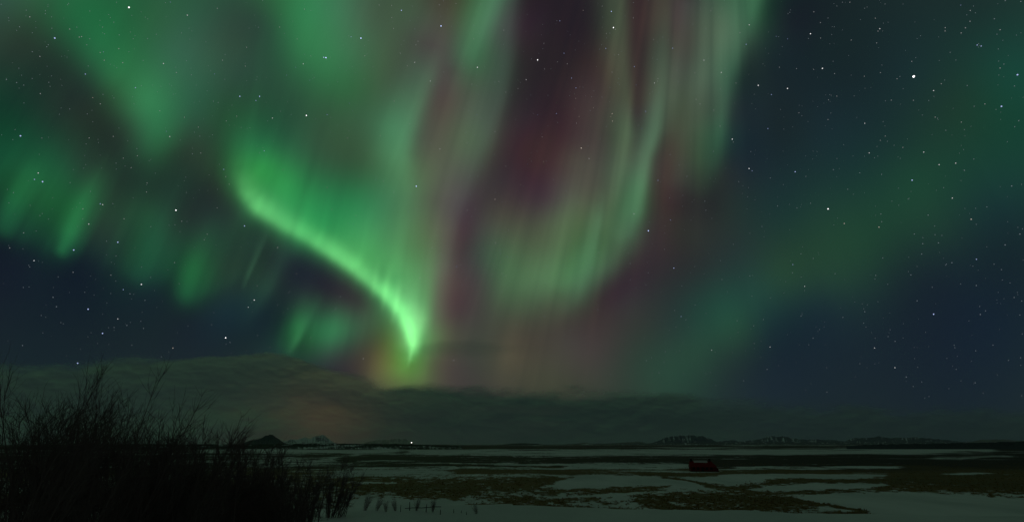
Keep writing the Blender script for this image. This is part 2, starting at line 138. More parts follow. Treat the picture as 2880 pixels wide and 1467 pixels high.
GP_DATA=[
[0,0,0.0477,0.1180,0.2073],[100,10,0.1190,0.1363,0.0484],[200,40,-0.1351,0.1281,0.0084],[70,90,-0.1225,-0.1892,-0.2339],[110,200,-0.0750,-0.0542,-0.1987],[250,260,-0.2980,-0.8457,-0.2492],[300,330,-0.2548,-0.7630,-0.6569],[5,350,-0.2477,-0.0778,-0.2188],
[240,120,0.0737,0.4267,0.2544],[300,200,0.1959,1.0085,0.5852],[400,300,0.1907,0.9539,0.5905],[450,380,-0.2081,0.6416,0.1964],[430,430,0.5258,1.6707,1.0562],[500,150,0.1082,0.0570,0.2408],[560,250,-0.0333,0.0178,0.1019],[640,120,0.0087,-0.2316,-0.0813],
[740,60,-0.2385,-1.4918,-0.0914],[640,330,-0.0079,0.1778,-0.2584],[740,400,-0.8705,-0.6793,-1.0737],[760,40,0.1661,0.8998,-0.1349],[850,30,-0.0992,0.2884,0.1666],[900,80,-0.0287,-0.2250,-0.1723],[960,20,0.1163,0.3191,0.2881],[1040,30,0.0690,-0.3711,-0.1035],
[1080,20,-0.0551,-0.0968,-0.1502],[1180,30,-0.2428,0.5299,0.1837],[900,180,0.0445,0.3237,0.1389],[1000,180,0.0349,-0.0672,0.1488],[1000,250,-0.3500,0.0185,-0.3100],[1100,170,0.2302,0.3329,0.1227],[1230,70,0.2385,0.7651,0.4052],[1250,10,0.2547,-0.8471,-0.2714],
[1245,120,0.2678,-1.0746,-0.1142],[1240,200,0.2446,-0.5425,0.0708],[1235,300,0.2050,-0.0441,-0.0884],[1200,400,0.1227,-0.5769,-0.1169],[1370,30,-0.5423,1.3004,-0.1496],[1340,110,-0.0769,0.1489,-0.1236],[1320,160,-0.5611,0.8239,-0.0725],[1410,60,0.9727,-0.0803,1.2750],
[1440,100,-0.3018,-0.9921,-0.7040],[1440,20,-0.2984,-1.0099,-0.7990],[1455,400,0.0348,-0.4276,-0.2474],[1130,340,-0.1611,0.2022,0.0477],[1120,400,-0.1321,0.4887,0.3188],[1180,230,-0.4440,-0.3605,-0.2278],[1350,300,0.0522,0.4642,0.6932],[1330,400,-0.0807,0.6282,-0.0568],
[800,250,0.0406,-0.0561,0.0094],[900,330,0.0052,-0.1156,-0.0803],[960,400,-0.1164,0.3862,-0.0665],[1470,100,0.2563,0.6255,0.2463],[1560,80,0.0469,-0.2679,-0.1624],[1640,40,0.0111,-0.1915,-0.1807],[1730,60,-0.5424,-0.2045,-0.3160],[1720,20,0.0311,0.1127,0.0947],
[1790,60,0.7273,1.2563,1.5585],[1830,30,-0.2425,-1.0463,-1.5276],[1820,140,0.3781,-0.2222,-0.2367],[1880,60,-0.0341,-0.4651,0.1081],[1960,60,-0.0372,0.6620,0.0189],[2040,60,0.6023,-0.1422,0.2524],[2090,20,-0.4640,-0.2425,-0.1839],[2130,20,-0.4000,0.1966,-0.2918],
[2165,60,0.5395,1.2453,0.6300],[2180,150,-0.1929,-0.1415,0.0172],[1560,300,-0.3913,-0.4777,-0.5101],[1640,300,0.4413,0.3548,0.3136],[1550,400,0.0836,-0.3929,-0.2213],[1750,250,-0.2474,0.3095,-0.4580],[1760,350,0.0265,1.3730,0.3341],[1765,410,-0.3975,2.9907,0.2897],
[1793,300,0.1287,-1.2605,0.2138],[1792,400,-0.0628,-4.4667,-1.2187],[1840,340,-0.7452,-0.5475,-0.8415],[1828,410,-0.1258,3.4176,1.4405],[1900,200,0.6860,1.1953,1.2002],[1900,290,-0.0887,1.1218,0.4371],[1930,330,-0.3850,-1.2000,-1.0072],[1890,420,-0.2261,-2.4875,-1.3941],
[2010,200,1.2030,0.9622,0.8056],[2000,300,0.1465,-0.9899,-0.3999],[2020,370,0.0002,1.3330,0.6068],[2045,200,-1.6506,-0.9411,-0.7966],[2075,250,-0.1306,0.3420,0.0223],[2100,300,0.0563,0.0531,0.3168],[2200,50,-0.0893,-1.2476,-0.3874],[2300,100,-0.0014,0.1738,0.0121],
[2560,200,-0.0139,0.0063,0.0762],[2700,300,0.0645,-0.0221,-0.0894],[2850,200,-0.0258,0.1217,0.1231],[2860,350,-0.0669,-0.0219,-0.0502],[2760,20,-0.0117,-0.0647,-0.0488],[2200,350,0.0040,-0.0569,-0.2465],[2500,400,-0.0190,-0.0693,-0.0242],[5,450,0.0974,0.2316,0.3575],
[40,540,-0.1966,0.3210,-0.3853],[80,520,0.2943,-0.4350,0.0161],[20,600,-0.0634,-0.2864,-0.0425],[10,660,-0.0885,-0.2314,-0.1617],[60,720,0.0339,-0.1509,0.1348],[150,470,-0.1757,0.4713,0.2211],[240,470,0.3468,-0.2136,0.1511],[350,470,-0.2619,-0.5361,-0.4010],
[420,520,-0.1057,-0.3609,-0.1279],[220,580,-0.2590,0.6412,0.1366],[200,640,-0.0346,0.1166,-0.2515],[182,682,-0.1504,0.0670,-0.2279],[120,620,0.1717,0.3684,0.3214],[300,560,0.0302,-0.1885,-0.1117],[430,600,0.2872,1.5675,0.8446],[400,680,-0.3317,-0.3303,-0.3086],
[400,740,0.0749,0.4177,-0.1829],[540,750,-0.2050,1.0139,0.0234],[540,800,0.0028,-0.0651,-0.5005],[600,550,0.0462,0.0207,0.2109],[640,610,0.1153,-1.4201,-0.2873],[700,480,-1.0488,-0.6059,-1.1792],[740,460,0.7571,2.2806,0.6551],[735,575,0.4603,0.2230,0.5097],
[650,660,0.1656,1.1736,0.1462],[100,780,0.0513,0.1488,0.0326],[560,430,0.2121,0.6217,0.5793],[720,420,0.8444,0.4079,1.6780],[800,420,-0.0819,-0.9324,-0.1212],[900,420,0.1977,0.4346,0.2739],[1040,450,0.1928,-0.4666,-0.3209],[800,632,0.0888,0.0834,0.1054],
[860,668,0.5257,2.0615,0.6374],[920,705,0.7863,1.8037,0.5616],[1000,758,1.0787,4.2981,1.2844],[1090,825,-1.2707,-0.5276,-0.6064],[900,600,0.0456,-0.3823,0.0564],[1000,560,-0.1875,0.6166,0.1455],[1000,650,0.1145,-0.4442,0.0088],[1100,700,0.1283,0.0872,0.2234],
[1150,600,-0.0618,0.0249,-0.0728],[1120,480,-0.1573,-0.3250,-0.3757],[1200,500,0.3556,0.7450,0.3510],[1220,650,0.5883,0.5233,0.3847],[1250,700,-0.7684,-0.9569,-1.0903],[1290,650,0.3966,-0.4391,-0.1401],[1270,780,0.5410,0.2148,0.4059],[1310,780,-0.1857,0.2742,-0.1868],
[1300,560,0.5971,0.3478,0.4124],[1400,450,0.0070,-0.4238,-0.3027],[1440,420,-0.0802,-0.0165,-0.0139],[1400,600,0.1935,0.4511,-0.0787],[1420,700,0.2575,0.1829,0.1589],[1440,800,0.3866,0.4181,0.4810],[860,755,-0.7025,0.2732,0.0143],[780,700,-0.4815,-0.6927,-0.1901],
[960,790,-0.5053,-1.0888,-0.3451],[1500,450,0.0807,0.1825,-0.1920],[1450,560,0.0487,-0.1361,0.0553],[1420,620,0.1272,-0.2908,-0.0415],[1640,450,0.2992,1.0336,0.3810],[1600,600,0.3872,1.1362,0.3613],[1680,630,-0.1698,-0.4704,-0.3270],[1560,700,-0.1808,-1.1993,-0.5671],
[1620,780,-0.3629,0.5201,-0.2350],[1660,700,-0.1748,-0.0081,-0.0995],[1740,520,-0.1213,-0.9835,-0.4515],[1710,560,0.4210,-0.3287,0.1642],[1750,450,-0.3943,1.2592,0.6340],[1815,450,0.1095,3.2042,1.1366],[1800,520,-0.2180,2.0134,0.6754],[1785,590,-0.7820,0.6694,-0.3437],
[1770,640,0.1649,0.4790,0.3958],[1782,440,0.5428,-4.7666,-1.7441],[1870,470,0.0357,-1.2982,-0.0536],[1860,560,0.5188,-0.6285,-0.1575],[1922,440,0.4144,1.3643,0.6341],[1912,530,0.0307,1.3496,-0.5489],[1980,450,-0.4446,-0.1077,-0.4042],[1840,640,0.3243,-0.9036,0.1926],
[1760,760,-0.0070,-0.4448,-0.1445],[1900,640,-0.1721,0.6084,-0.3731],[2000,600,0.0638,-0.0340,-0.2993],[2080,700,0.0191,-0.0939,0.0368],[2150,800,-0.0101,0.1042,0.2708],[2300,600,0.0563,0.0439,0.0115],[2500,550,0.0021,0.0314,0.0180],[2600,500,0.0199,0.1124,0.0194],
[2450,680,-0.0076,0.0524,-0.0281],[2200,780,0.1454,0.1071,-0.2987],[2600,780,-0.0344,-0.1469,-0.0237],[2840,700,-0.0328,-0.0752,-0.1002],[100,900,-0.0083,0.0145,-0.0113],[300,960,0.0251,-0.0148,-0.0389],[540,880,-0.1096,-0.6865,-0.3767],[1165,930,0.1681,1.0017,1.6743],
[1080,830,0.7904,1.4061,0.4592],[1140,880,-0.0399,0.5982,0.4946],[1160,965,-2.2164,-1.4252,0.2451],[1110,960,0.8946,-0.6343,-0.9832],[1150,1010,-3.5489,-2.0756,-2.9173],[1130,1060,0.6049,0.5852,0.2086],[1065,1050,0.2643,-0.1909,0.5364],[960,930,0.3581,2.0754,0.6305],
[1040,880,0.6465,1.4532,0.8836],[870,925,0.6083,2.4907,1.5878],[830,960,-1.3668,-0.8779,-1.5347],[900,990,0.1458,-0.5900,0.0150],[1300,900,0.0195,0.3090,0.3516],[1330,1000,-0.3372,0.0260,-0.0655],[1250,1050,0.1468,-0.1637,0.2010],[760,900,-0.0471,-0.3608,0.1062],
[700,960,-0.1409,-0.2019,-0.4900],[1450,950,-0.0620,-0.1305,-0.0389],[1420,1000,0.2563,0.2023,0.0504],[1600,950,0.0688,0.5784,0.4034],[1640,1000,0.0931,-0.1916,0.0305],[1700,800,-0.3633,-3.0626,-1.1872],[1590,1085,0.0374,0.1676,-0.0312],[1800,900,0.0910,-0.0585,-0.1634],
[1800,1000,-0.1386,0.0491,-0.0436],[1950,1000,0.0415,0.1438,-0.0385],[2060,900,-0.2108,-0.0237,0.1653],[2100,930,0.5394,0.7108,-0.1884],[1900,1080,0.0173,0.1146,0.1062],[2140,1080,-0.0009,0.0336,0.1082],[2500,900,-0.0323,-0.0523,-0.0369],[2800,900,-0.0427,-0.0207,0.0358],
[2500,1100,0.0084,0.0078,-0.0007],[2300,1000,0.0302,0.0217,0.0177],[2700,1050,-0.0021,-0.0047,0.0071],[450,880,0.0777,0.3050,-0.0364],[960,1020,0.5311,-0.0142,0.0533],[1020,840,-0.1750,-2.8379,-0.8082],[620,760,0.2187,-0.7080,-0.3017],[702,768,0.1054,0.4792,-0.0322],
[715,790,0.1788,0.4102,0.4935],[752,808,0.1921,0.3287,-0.2436],[718,690,-0.0978,-0.0558,-0.4186],[845,945,0.8883,0.4337,0.1414],[835,925,-0.4230,-1.2200,-0.9388],[0,1150,-0.0045,0.0036,-0.0002],[300,1150,-0.0124,0.0260,0.0474],[700,1150,0.0675,0.0278,-0.0085],
[1000,1180,0.2023,0.1336,0.0678],[1300,1200,-0.0674,-0.0303,-0.0394],[1600,1200,-0.0415,-0.1115,-0.0394],[1900,1200,-0.0254,-0.0491,-0.0618],[2300,1200,0.0066,0.0142,-0.0272],[2700,1200,-0.0393,-0.0294,-0.0143],[0,1300,-0.0491,-0.0509,-0.0250],[800,1300,-0.0508,-0.0034,-0.0089],
[1500,1300,-0.0023,0.0102,0.0143],[2300,1300,-0.0436,-0.0419,-0.0024],[1000,1080,-1.1276,-0.8442,-0.1867],[880,1060,-0.0744,-0.0770,-0.0489],[1350,780,-0.1444,-2.0816,-0.3246],[1350,860,0.0725,-0.2289,0.1038],[1340,640,0.5727,0.2452,0.8217],[1750,180,0.4716,0.3138,0.3883],
[1700,250,0.0029,0.0838,0.3805],[1690,420,0.2881,-0.7815,-0.0024],[1560,560,-0.3508,-1.0473,-0.1044],[1560,200,-0.2274,-0.1672,-0.2258],[1950,560,-0.5269,-0.9533,0.0492],[1960,750,-0.0223,-0.3055,-0.1599],[2060,560,-0.0593,0.2148,0.0620],[2060,420,-0.4170,-0.5500,-0.1089],
[2400,200,-0.0149,-0.0563,-0.0717],[2300,350,0.0296,0.0535,0.1488],[2700,480,-0.0191,-0.0176,0.0040],[2860,500,0.0217,0.0820,0.0455],[2400,480,-0.0419,-0.0398,0.0055],[2200,600,-0.1133,-0.0599,0.0245],[2350,800,0.1364,0.2687,0.0659],[2650,650,0.0653,0.0972,0.0049],
[2800,600,-0.0248,-0.0619,0.0607],[540,40,-0.0422,0.1075,0.0788],[440,60,0.0589,-0.0564,-0.1000],[330,60,-0.0881,-0.1120,-0.0754],[360,160,-0.1800,-0.3980,-0.3109],[470,250,-0.0285,-0.2187,-0.2226],[560,340,-0.0420,0.1036,0.2910],[480,460,-0.3767,-1.0104,-0.7432],
[300,400,-0.0686,0.9873,0.3993],[180,380,-0.0310,-0.3598,-0.1316],[680,200,0.0067,-0.0779,0.1673],[700,300,-0.0171,-0.2773,-0.1674],[840,120,0.1396,0.5140,0.2455],[780,150,-0.1542,-0.3017,-0.2127],[1020,320,0.0791,0.0952,0.1648],[1000,420,-0.0482,0.1297,0.1476],
[1080,560,-0.1753,-0.2494,0.0674],[870,500,-0.1389,-0.2939,-0.1320],[820,540,-0.2355,0.3011,-0.1139],[900,650,-0.9265,-0.5165,-0.4695],[640,520,0.3411,-0.8430,-0.4046],[660,420,-0.1609,0.0471,0.0098],[590,470,0.1533,-0.1438,-0.0784],[700,620,0.5379,2.6494,1.5034],
[560,620,0.2610,0.4071,0.2811],[480,600,-0.1486,-1.3386,-0.7781],[640,700,-0.1855,-0.5844,0.2372],[480,720,0.1694,-0.1346,0.4379],[560,880,0.1018,0.4438,0.4494],[640,860,-0.0641,0.1636,0.4117],[440,820,-0.1265,-0.5832,0.2188],[300,800,-0.0658,0.0546,-0.0219],
[220,730,-0.1780,-0.5222,0.0044],[330,690,0.1762,0.1368,0.1729],[260,640,0.3610,-0.4152,0.1220],[840,820,0.2291,-0.1202,0.2024],[900,860,0.3395,-1.5013,-0.7597],[760,860,-0.3527,-0.3755,-0.1346],[1740,830,0.2313,1.2393,0.7525],[1680,870,0.0921,0.2634,-0.0401],
[1640,900,-0.0381,-0.2074,-0.0343],[1560,860,-0.1577,-1.3473,-0.8839],[1680,760,0.3113,1.9317,0.9203],[1720,700,0.0980,0.1019,-0.0688],[1160,1080,-1.1880,-3.6516,-0.1434],[1200,1000,-1.8582,-7.3310,-2.2810],[1200,940,-0.3702,-1.7570,-1.8956],[1225,860,0.5221,-0.3558,-0.0987],
[1260,860,-0.7921,-1.6358,-0.5906],[1090,1010,0.9011,0.6936,1.1147],[1110,1090,-2.3220,-3.3462,-0.3581],[1060,930,-0.6487,-0.8126,0.0346],[1020,960,-0.5826,-0.8833,-0.4100],[1020,1030,0.4691,0.4747,0.1115],[1080,920,0.2184,1.8474,1.0752],[930,790,0.7013,2.4460,1.2967],
[880,790,0.2187,1.7007,0.4523],[1000,860,0.4141,0.1956,-0.0634],[985,800,-0.1419,-2.6960,-0.5545],[980,990,-0.8155,-1.4029,-0.6339],[900,940,0.0623,0.4581,0.3075],[900,890,-0.5286,-0.0338,0.1142],[950,890,-0.1984,0.2645,0.2848],[780,980,0.6122,0.7036,1.1539],
[1850,820,-0.0995,0.0382,-0.0772],[1760,900,-0.0733,0.0037,0.0496],[1700,950,0.0698,-0.0615,-0.0378],[1900,900,0.0148,-0.1715,0.0157],[1950,880,-0.0717,0.1071,0.0596],[2000,820,0.0202,0.1903,0.0854],[1880,980,0.0123,-0.0262,0.0520],[2150,930,-0.3730,-0.6456,0.0413],
[2200,880,-0.0868,-0.0640,-0.0551],[2300,860,-0.1128,-0.2493,0.0895],[2250,950,0.0212,0.0770,-0.0557],[2050,1010,-0.0553,-0.3286,-0.1397],[1170,1060,0.3672,0.6855,-0.0891],[1100,1060,0.5122,0.3126,-0.0727],[1195,1040,0.3245,1.0136,0.4284],[1180,1085,-0.1140,0.4798,-0.3557],
[1060,1020,0.0337,-0.5411,-0.2565],[1040,1070,0.5029,1.1993,0.0130],[1095,1090,0.5208,0.9794,-0.1748],[1380,760,-0.0090,1.1048,0.0597],[1480,720,-0.0154,-0.0357,0.0035],[1500,830,-0.3637,-0.1760,-0.3179],[1360,700,-0.6969,0.0113,-0.3260],[1450,870,-0.1047,-0.4465,-0.1772],
[1560,820,0.4914,1.2655,1.0896],[1400,830,-0.0401,0.7464,0.0101],[1520,640,0.2400,0.5545,0.3399],[1480,600,-0.2115,-0.0542,-0.1772],[1860,130,-2.0256,-1.0807,-1.2343],[1900,130,1.0490,0.6200,0.6841],[1880,540,-0.2000,-1.0439,-0.0668],[1930,620,0.0921,0.2420,0.2510],
[1960,620,0.1591,0.2048,0.3843],[1820,250,0.3179,-0.3755,-0.3648],[150,300,0.1443,-0.2773,-0.0465],[80,200,-0.0299,0.1673,0.2468],[200,360,-0.1485,0.1029,-0.1076],[30,150,0.1355,-0.0233,-0.0154],[560,520,-0.1742,0.6221,0.2539],[620,590,-0.5106,-0.0466,-0.2399],
[965,830,0.2547,2.0574,0.3994],[930,845,0.0245,-0.4083,-0.3554],[1290,815,0.2251,0.8973,0.0448],[1300,740,0.2070,0.4361,0.6954],[1320,900,0.0012,0.2055,-0.0928],[1290,600,-1.0654,-1.6675,-0.6555],[1320,620,-0.0868,0.9980,-0.0392],[1345,560,-0.3841,-0.2525,-0.2423],
[1490,250,0.0952,0.0092,0.0876],[1500,350,0.0183,0.4289,0.3747],[1420,480,-0.2353,0.1079,0.2092],[1580,250,0.1069,0.1106,0.1406],[1620,400,-0.3309,-0.2216,-0.1148],[1600,100,-0.1037,0.0147,-0.1378],[1520,60,-0.0335,0.5619,0.5511],[860,728,0.0657,-2.6306,-0.7422],
[780,668,1.0142,1.7111,1.1462],[735,645,-1.2495,-3.8547,-2.2011],[920,768,-0.4008,-1.8127,-0.3235],[1000,815,-0.8204,-0.9485,-0.5071],[1060,893,-0.0622,-0.5269,-0.3432],[935,762,-0.7320,-2.8154,-1.4264],[120,130,0.0933,-0.2249,-0.0049],[200,200,-0.0459,-0.6724,-0.3611],
[160,250,0.0010,0.4519,0.1591],[230,330,0.3270,0.5988,0.4092],[310,260,0.1708,0.2103,0.0153],[350,380,-0.0173,-1.7277,-0.7001],[520,400,0.0475,-1.0261,-0.6558],[600,400,0.0122,-0.2313,-0.1581],[680,120,0.0850,0.4208,-0.0046],[600,180,0.0753,0.1976,-0.0053],
[930,450,0.1522,-0.8505,-0.2696],[980,340,0.1059,-0.1183,0.0650],[1070,250,0.2307,-0.0432,0.0108],[1150,150,-0.2366,-0.0055,-0.1695],[1260,450,0.0204,-0.0238,0.0477],[1300,250,0.3055,0.2297,0.0909],[1400,300,-0.3356,-0.9407,-1.2280],[1430,300,0.0591,0.2648,0.5083],
[1400,380,0.2488,0.3263,0.4684],[1830,200,-0.7008,-0.6924,-0.5199],[1845,120,0.4344,0.1601,0.0417],[1900,20,0.1978,0.3252,0.6713],[1960,180,-0.4872,-0.6460,-0.6019],[1890,350,1.0388,1.6089,1.5300],[1850,500,0.3303,-0.5222,0.1106],[2100,200,0.5360,-0.0039,-0.0492],
[2060,340,0.1080,-0.2569,-0.1566],[2040,480,0.5079,0.0085,0.2303],[1150,1040,1.3590,3.0485,2.0750],[1175,1000,2.7141,5.1864,2.2260],[1125,1000,0.2334,-0.1589,-0.5850],[1202,960,2.1383,5.0499,2.0614],[1110,930,0.0484,-1.4828,-1.4336],[1140,1085,1.4606,2.6647,0.0679],
]
STARS=[
(2569.8,215.4,6,'w'),(362.7,21.4,4,'w'),(1240.4,73.6,4,'b'),(1015.0,107.9,4,'b'),(916.7,162.6,4,'b'),(861.7,324.9,4,'w'),(1725.3,78.1,4,'w'),(1512.0,169.0,4,'w'),(494.9,591.1,4,'w'),(1170.9,523.6,4,'b'),
(1823.5,648.7,4,'b'),(2329.0,587.3,4,'w'),(634.5,949.2,4,'w'),(154.0,107.6,3,'b'),(57.6,382.2,3,'b'),(674.5,271.2,3,'b'),(730.2,271.2,3,'b'),(1129.0,29.8,3,'b'),(910.6,161.7,3,'b'),(1342.8,189.8,3,'w'),
(1719.5,32.7,3,'b'),(2132.5,240.4,3,'w'),(2059.5,391.5,3,'w'),(1634.7,416.5,3,'y'),(2279.4,95.4,3,'w'),(2313.0,192.7,3,'w'),(2214.8,249.1,3,'w'),(2861.7,210.6,3,'b'),(2816.6,299.3,3,'b'),(119.7,510.8,3,'b'),
(331.3,680.8,3,'b'),(207.4,702.8,3,'b'),(397.6,799.2,3,'w'),(687.6,635.3,3,'b'),(1895.2,753.4,3,'b'),(2106.8,474.0,3,'w'),(2236.5,482.9,3,'b'),(2565.3,506.6,3,'b'),(247.8,868.8,3,'b'),(288.4,936.7,3,'b'),
(715.2,843.2,3,'w'),(218.3,1020.6,3,'b'),(2625.8,882.9,3,'b'),(240.1,208.7,2,'b'),(381.0,246.8,2,'b'),(459.7,179.0,2,'w'),(526.9,43.2,2,'w'),(719.7,283.0,2,'b'),(477.6,384.2,2,'w'),(987.5,103.7,2,'b'),
(853.0,179.9,2,'w'),(920.2,322.7,2,'b'),(766.3,332.3,2,'w'),(1166.4,175.8,2,'w'),(1210.3,228.3,2,'w'),(1237.2,419.1,2,'w'),(1574.5,59.2,2,'b'),(1703.8,136.7,2,'b'),(1586.3,150.1,2,'b'),(1480.0,224.4,2,'w'),
(1607.4,219.9,2,'b'),(1619.9,247.5,2,'b'),(1564.9,319.5,2,'b'),(1721.7,319.8,2,'y'),(1722.4,340.6,2,'y'),(1891.7,136.1,2,'b'),(1784.5,187.6,2,'b'),(1840.5,233.7,2,'w'),(1815.8,313.4,2,'b'),(1979.8,169.7,2,'w'),
(2028.7,204.2,2,'w'),(2107.2,70.4,2,'w'),(2098.5,125.2,2,'b'),(2474.4,81.3,2,'w'),(2169.6,266.3,2,'b'),(2625.8,255.1,2,'w'),(2748.4,127.1,2,'b'),(2759.6,130.0,2,'b'),(2432.1,347.0,2,'w'),(2159.7,361.7,2,'b'),
(107.6,486.4,2,'w'),(97.0,504.4,2,'b'),(282.0,572.9,2,'b'),(288.8,575.4,2,'w'),(249.7,629.9,2,'w'),(95.7,732.6,2,'w'),(346.7,813.9,2,'b'),(629.1,476.2,2,'b'),(743.3,424.0,2,'b'),(780.7,696.1,2,'w'),
(1392.1,560.4,2,'y'),(1394.0,682.4,2,'w'),(1284.2,749.6,2,'b'),(1182.1,781.0,2,'w'),(1656.7,445.8,2,'w'),(1850.7,507.2,2,'b'),(1885.6,618.3,2,'b'),(2115.2,480.4,2,'b'),(1783.2,601.4,2,'w'),(2444.6,430.1,2,'w'),
(2598.0,427.9,2,'w'),(2641.2,463.1,2,'w'),(2687.9,458.9,2,'w'),(2678.6,556.9,2,'w'),(2731.4,616.4,2,'y'),(2374.5,628.3,2,'y'),(2472.1,638.5,2,'y'),(2746.2,728.8,2,'b'),(2229.8,743.5,2,'b'),(2263.1,804.6,2,'w'),
(331.3,896.1,2,'w'),(698.5,863.1,2,'w'),(486.3,978.0,2,'y'),(1021.7,1007.8,2,'w'),(1276.2,1012.6,2,'w'),(1915.7,889.3,2,'b'),(2001.2,983.8,2,'w'),(2459.7,977.7,2,'w'),(2517.0,1033.1,2,'w'),(2165.8,975.1,2,'w'),
(83.6,48.0,1,'w'),(112.0,159.1,1,'w'),(113.3,263.5,1,'w'),(196.2,82.3,1,'w'),(222.8,104.7,1,'w'),(229.5,103.4,1,'w'),(291.0,146.3,1,'b'),(281.7,147.9,1,'w'),(334.2,137.3,1,'w'),(293.2,169.7,1,'w'),
(345.4,176.7,1,'w'),(479.2,6.4,1,'b'),(611.1,24.0,1,'w'),(693.7,133.2,1,'w'),(625.9,169.7,1,'w'),(603.4,208.4,1,'b'),(495.9,204.2,1,'w'),(260.9,275.0,1,'y'),(518.6,330.1,1,'w'),(449.5,312.1,1,'w'),
(467.7,369.4,1,'b'),(557.7,357.6,1,'w'),(636.4,340.3,1,'w'),(665.9,326.9,1,'w'),(250.7,388.0,1,'w'),(318.5,383.8,1,'w'),(690.2,186.3,1,'w'),(282.0,292.3,1,'w'),(874.2,158.1,1,'w'),(856.2,26.6,1,'w'),
(786.4,76.5,1,'w'),(831.3,189.5,1,'b'),(806.0,211.9,1,'b'),(870.9,226.0,1,'b'),(982.4,290.7,1,'b'),(977.2,388.0,1,'w'),(1069.8,381.6,1,'w'),(1145.9,185.4,1,'w'),(1169.6,126.5,1,'w'),(1175.7,116.5,1,'w'),
(1101.8,50.3,1,'w'),(1101.8,16.3,1,'w'),(1066.5,14.7,1,'w'),(1106.6,80.7,1,'w'),(1235.3,14.4,1,'w'),(1282.6,10.6,1,'w'),(1332.3,110.1,1,'w'),(1417.1,85.5,1,'w'),(1327.1,237.2,1,'w'),(1341.2,323.3,1,'b'),
(1402.7,229.5,1,'w'),(1422.5,259.3,1,'w'),(1392.4,369.8,1,'w'),(1314.0,402.1,1,'w'),(1151.7,348.6,1,'w'),(1109.1,284.6,1,'w'),(835.7,110.1,1,'w'),(1025.9,157.5,1,'w'),(1125.8,150.1,1,'w'),(1730.7,82.9,1,'w'),
(1529.7,122.3,1,'w'),(1619.3,277.2,1,'y'),(1511.7,322.7,1,'b'),(1669.2,303.2,1,'y'),(1628.6,328.1,1,'y'),(1717.6,328.1,1,'y'),(1789.6,239.1,1,'b'),(1849.5,228.6,1,'w'),(1850.4,221.5,1,'w'),(1805.3,362.1,1,'b'),
(1739.7,154.0,1,'w'),(1837.9,111.7,1,'w'),(1721.4,203.6,1,'w'),(1958.0,279.8,1,'w'),(1968.6,292.6,1,'w'),(2007.6,310.2,1,'w'),(2025.2,354.7,1,'w'),(2081.2,92.8,1,'w'),(2070.0,234.0,1,'w'),(2062.3,399.5,1,'w'),
(1457.0,249.4,1,'w'),(1568.1,174.5,1,'w'),(1595.9,179.9,1,'w'),(1530.9,194.3,1,'w'),(1524.9,385.4,1,'w'),(1621.5,346.7,1,'w'),(1640.4,29.8,1,'y'),(1693.6,17.9,1,'w'),(1705.4,94.8,1,'w'),(1781.3,51.2,1,'w'),
(1999.3,30.7,1,'w'),(1954.1,205.2,1,'w'),(2183.1,102.8,1,'b'),(2215.1,109.8,1,'b'),(2307.9,107.6,1,'w'),(2289.0,33.9,1,'w'),(2307.6,64.3,1,'w'),(2469.3,88.0,1,'w'),(2461.9,51.9,1,'w'),(2465.7,121.3,1,'w'),
(2288.4,195.6,1,'w'),(2192.3,189.5,1,'w'),(2240.0,193.4,1,'w'),(2647.3,235.9,1,'w'),(2564.3,173.2,1,'w'),(2703.3,93.2,1,'w'),(2715.4,78.8,1,'w'),(2658.5,78.4,1,'w'),(2658.1,87.7,1,'w'),(2702.0,15.0,1,'b'),
(2728.9,30.1,1,'w'),(2728.2,60.5,1,'w'),(2812.8,84.2,1,'w'),(2506.7,282.0,1,'w'),(2568.8,282.4,1,'w'),(2353.7,270.5,1,'w'),(2330.3,281.1,1,'w'),(2247.1,317.2,1,'w'),(2328.7,336.5,1,'w'),(2489.8,382.9,1,'w'),
(2476.0,394.7,1,'w'),(2630.3,329.7,1,'w'),(2703.9,343.5,1,'w'),(2539.4,414.6,1,'w'),(2390.2,7.0,1,'w'),(2394.0,113.0,1,'w'),(2347.3,207.4,1,'w'),(2430.8,214.8,1,'w'),(2476.3,204.6,1,'w'),(2523.0,221.9,1,'w'),
(2769.9,292.6,1,'w'),(2812.8,191.8,1,'w'),(233.1,587.3,1,'w'),(348.9,615.1,1,'w'),(511.2,621.9,1,'w'),(27.2,696.8,1,'w'),(66.3,654.8,1,'w'),(311.8,773.3,1,'w'),(491.1,738.1,1,'w'),(574.6,674.0,1,'w'),
(610.8,584.4,1,'w'),(634.8,496.7,1,'w'),(644.4,518.1,1,'w'),(564.7,430.4,1,'w'),(346.7,444.8,1,'w'),(368.8,471.4,1,'w'),(412.0,539.9,1,'w'),(582.6,658.3,1,'w'),(205.5,765.3,1,'w'),(386.4,438.1,1,'w'),
(413.6,514.6,1,'w'),(1291.9,455.4,1,'w'),(1057.3,505.0,1,'b'),(1077.8,509.5,1,'w'),(1107.8,540.9,1,'w'),(1000.9,606.2,1,'w'),(993.6,630.2,1,'b'),(933.4,588.9,1,'w'),(920.2,527.4,1,'w'),(796.7,476.8,1,'w'),
(1148.5,595.0,1,'b'),(1314.3,591.1,1,'w'),(1422.5,466.9,1,'w'),(1406.2,701.9,1,'b'),(1407.8,712.4,1,'b'),(1427.3,721.7,1,'b'),(1438.9,723.0,1,'b'),(1407.8,736.1,1,'w'),(1295.8,744.5,1,'w'),(1215.4,695.8,1,'w'),
(1207.4,778.1,1,'w'),(1411.6,769.1,1,'w'),(1423.2,774.9,1,'w'),(931.8,692.6,1,'w'),(834.5,769.1,1,'w'),(723.4,803.4,1,'w'),(1429.9,647.5,1,'w'),(1484.2,461.5,1,'b'),(1528.4,454.7,1,'y'),(1464.3,519.7,1,'y'),
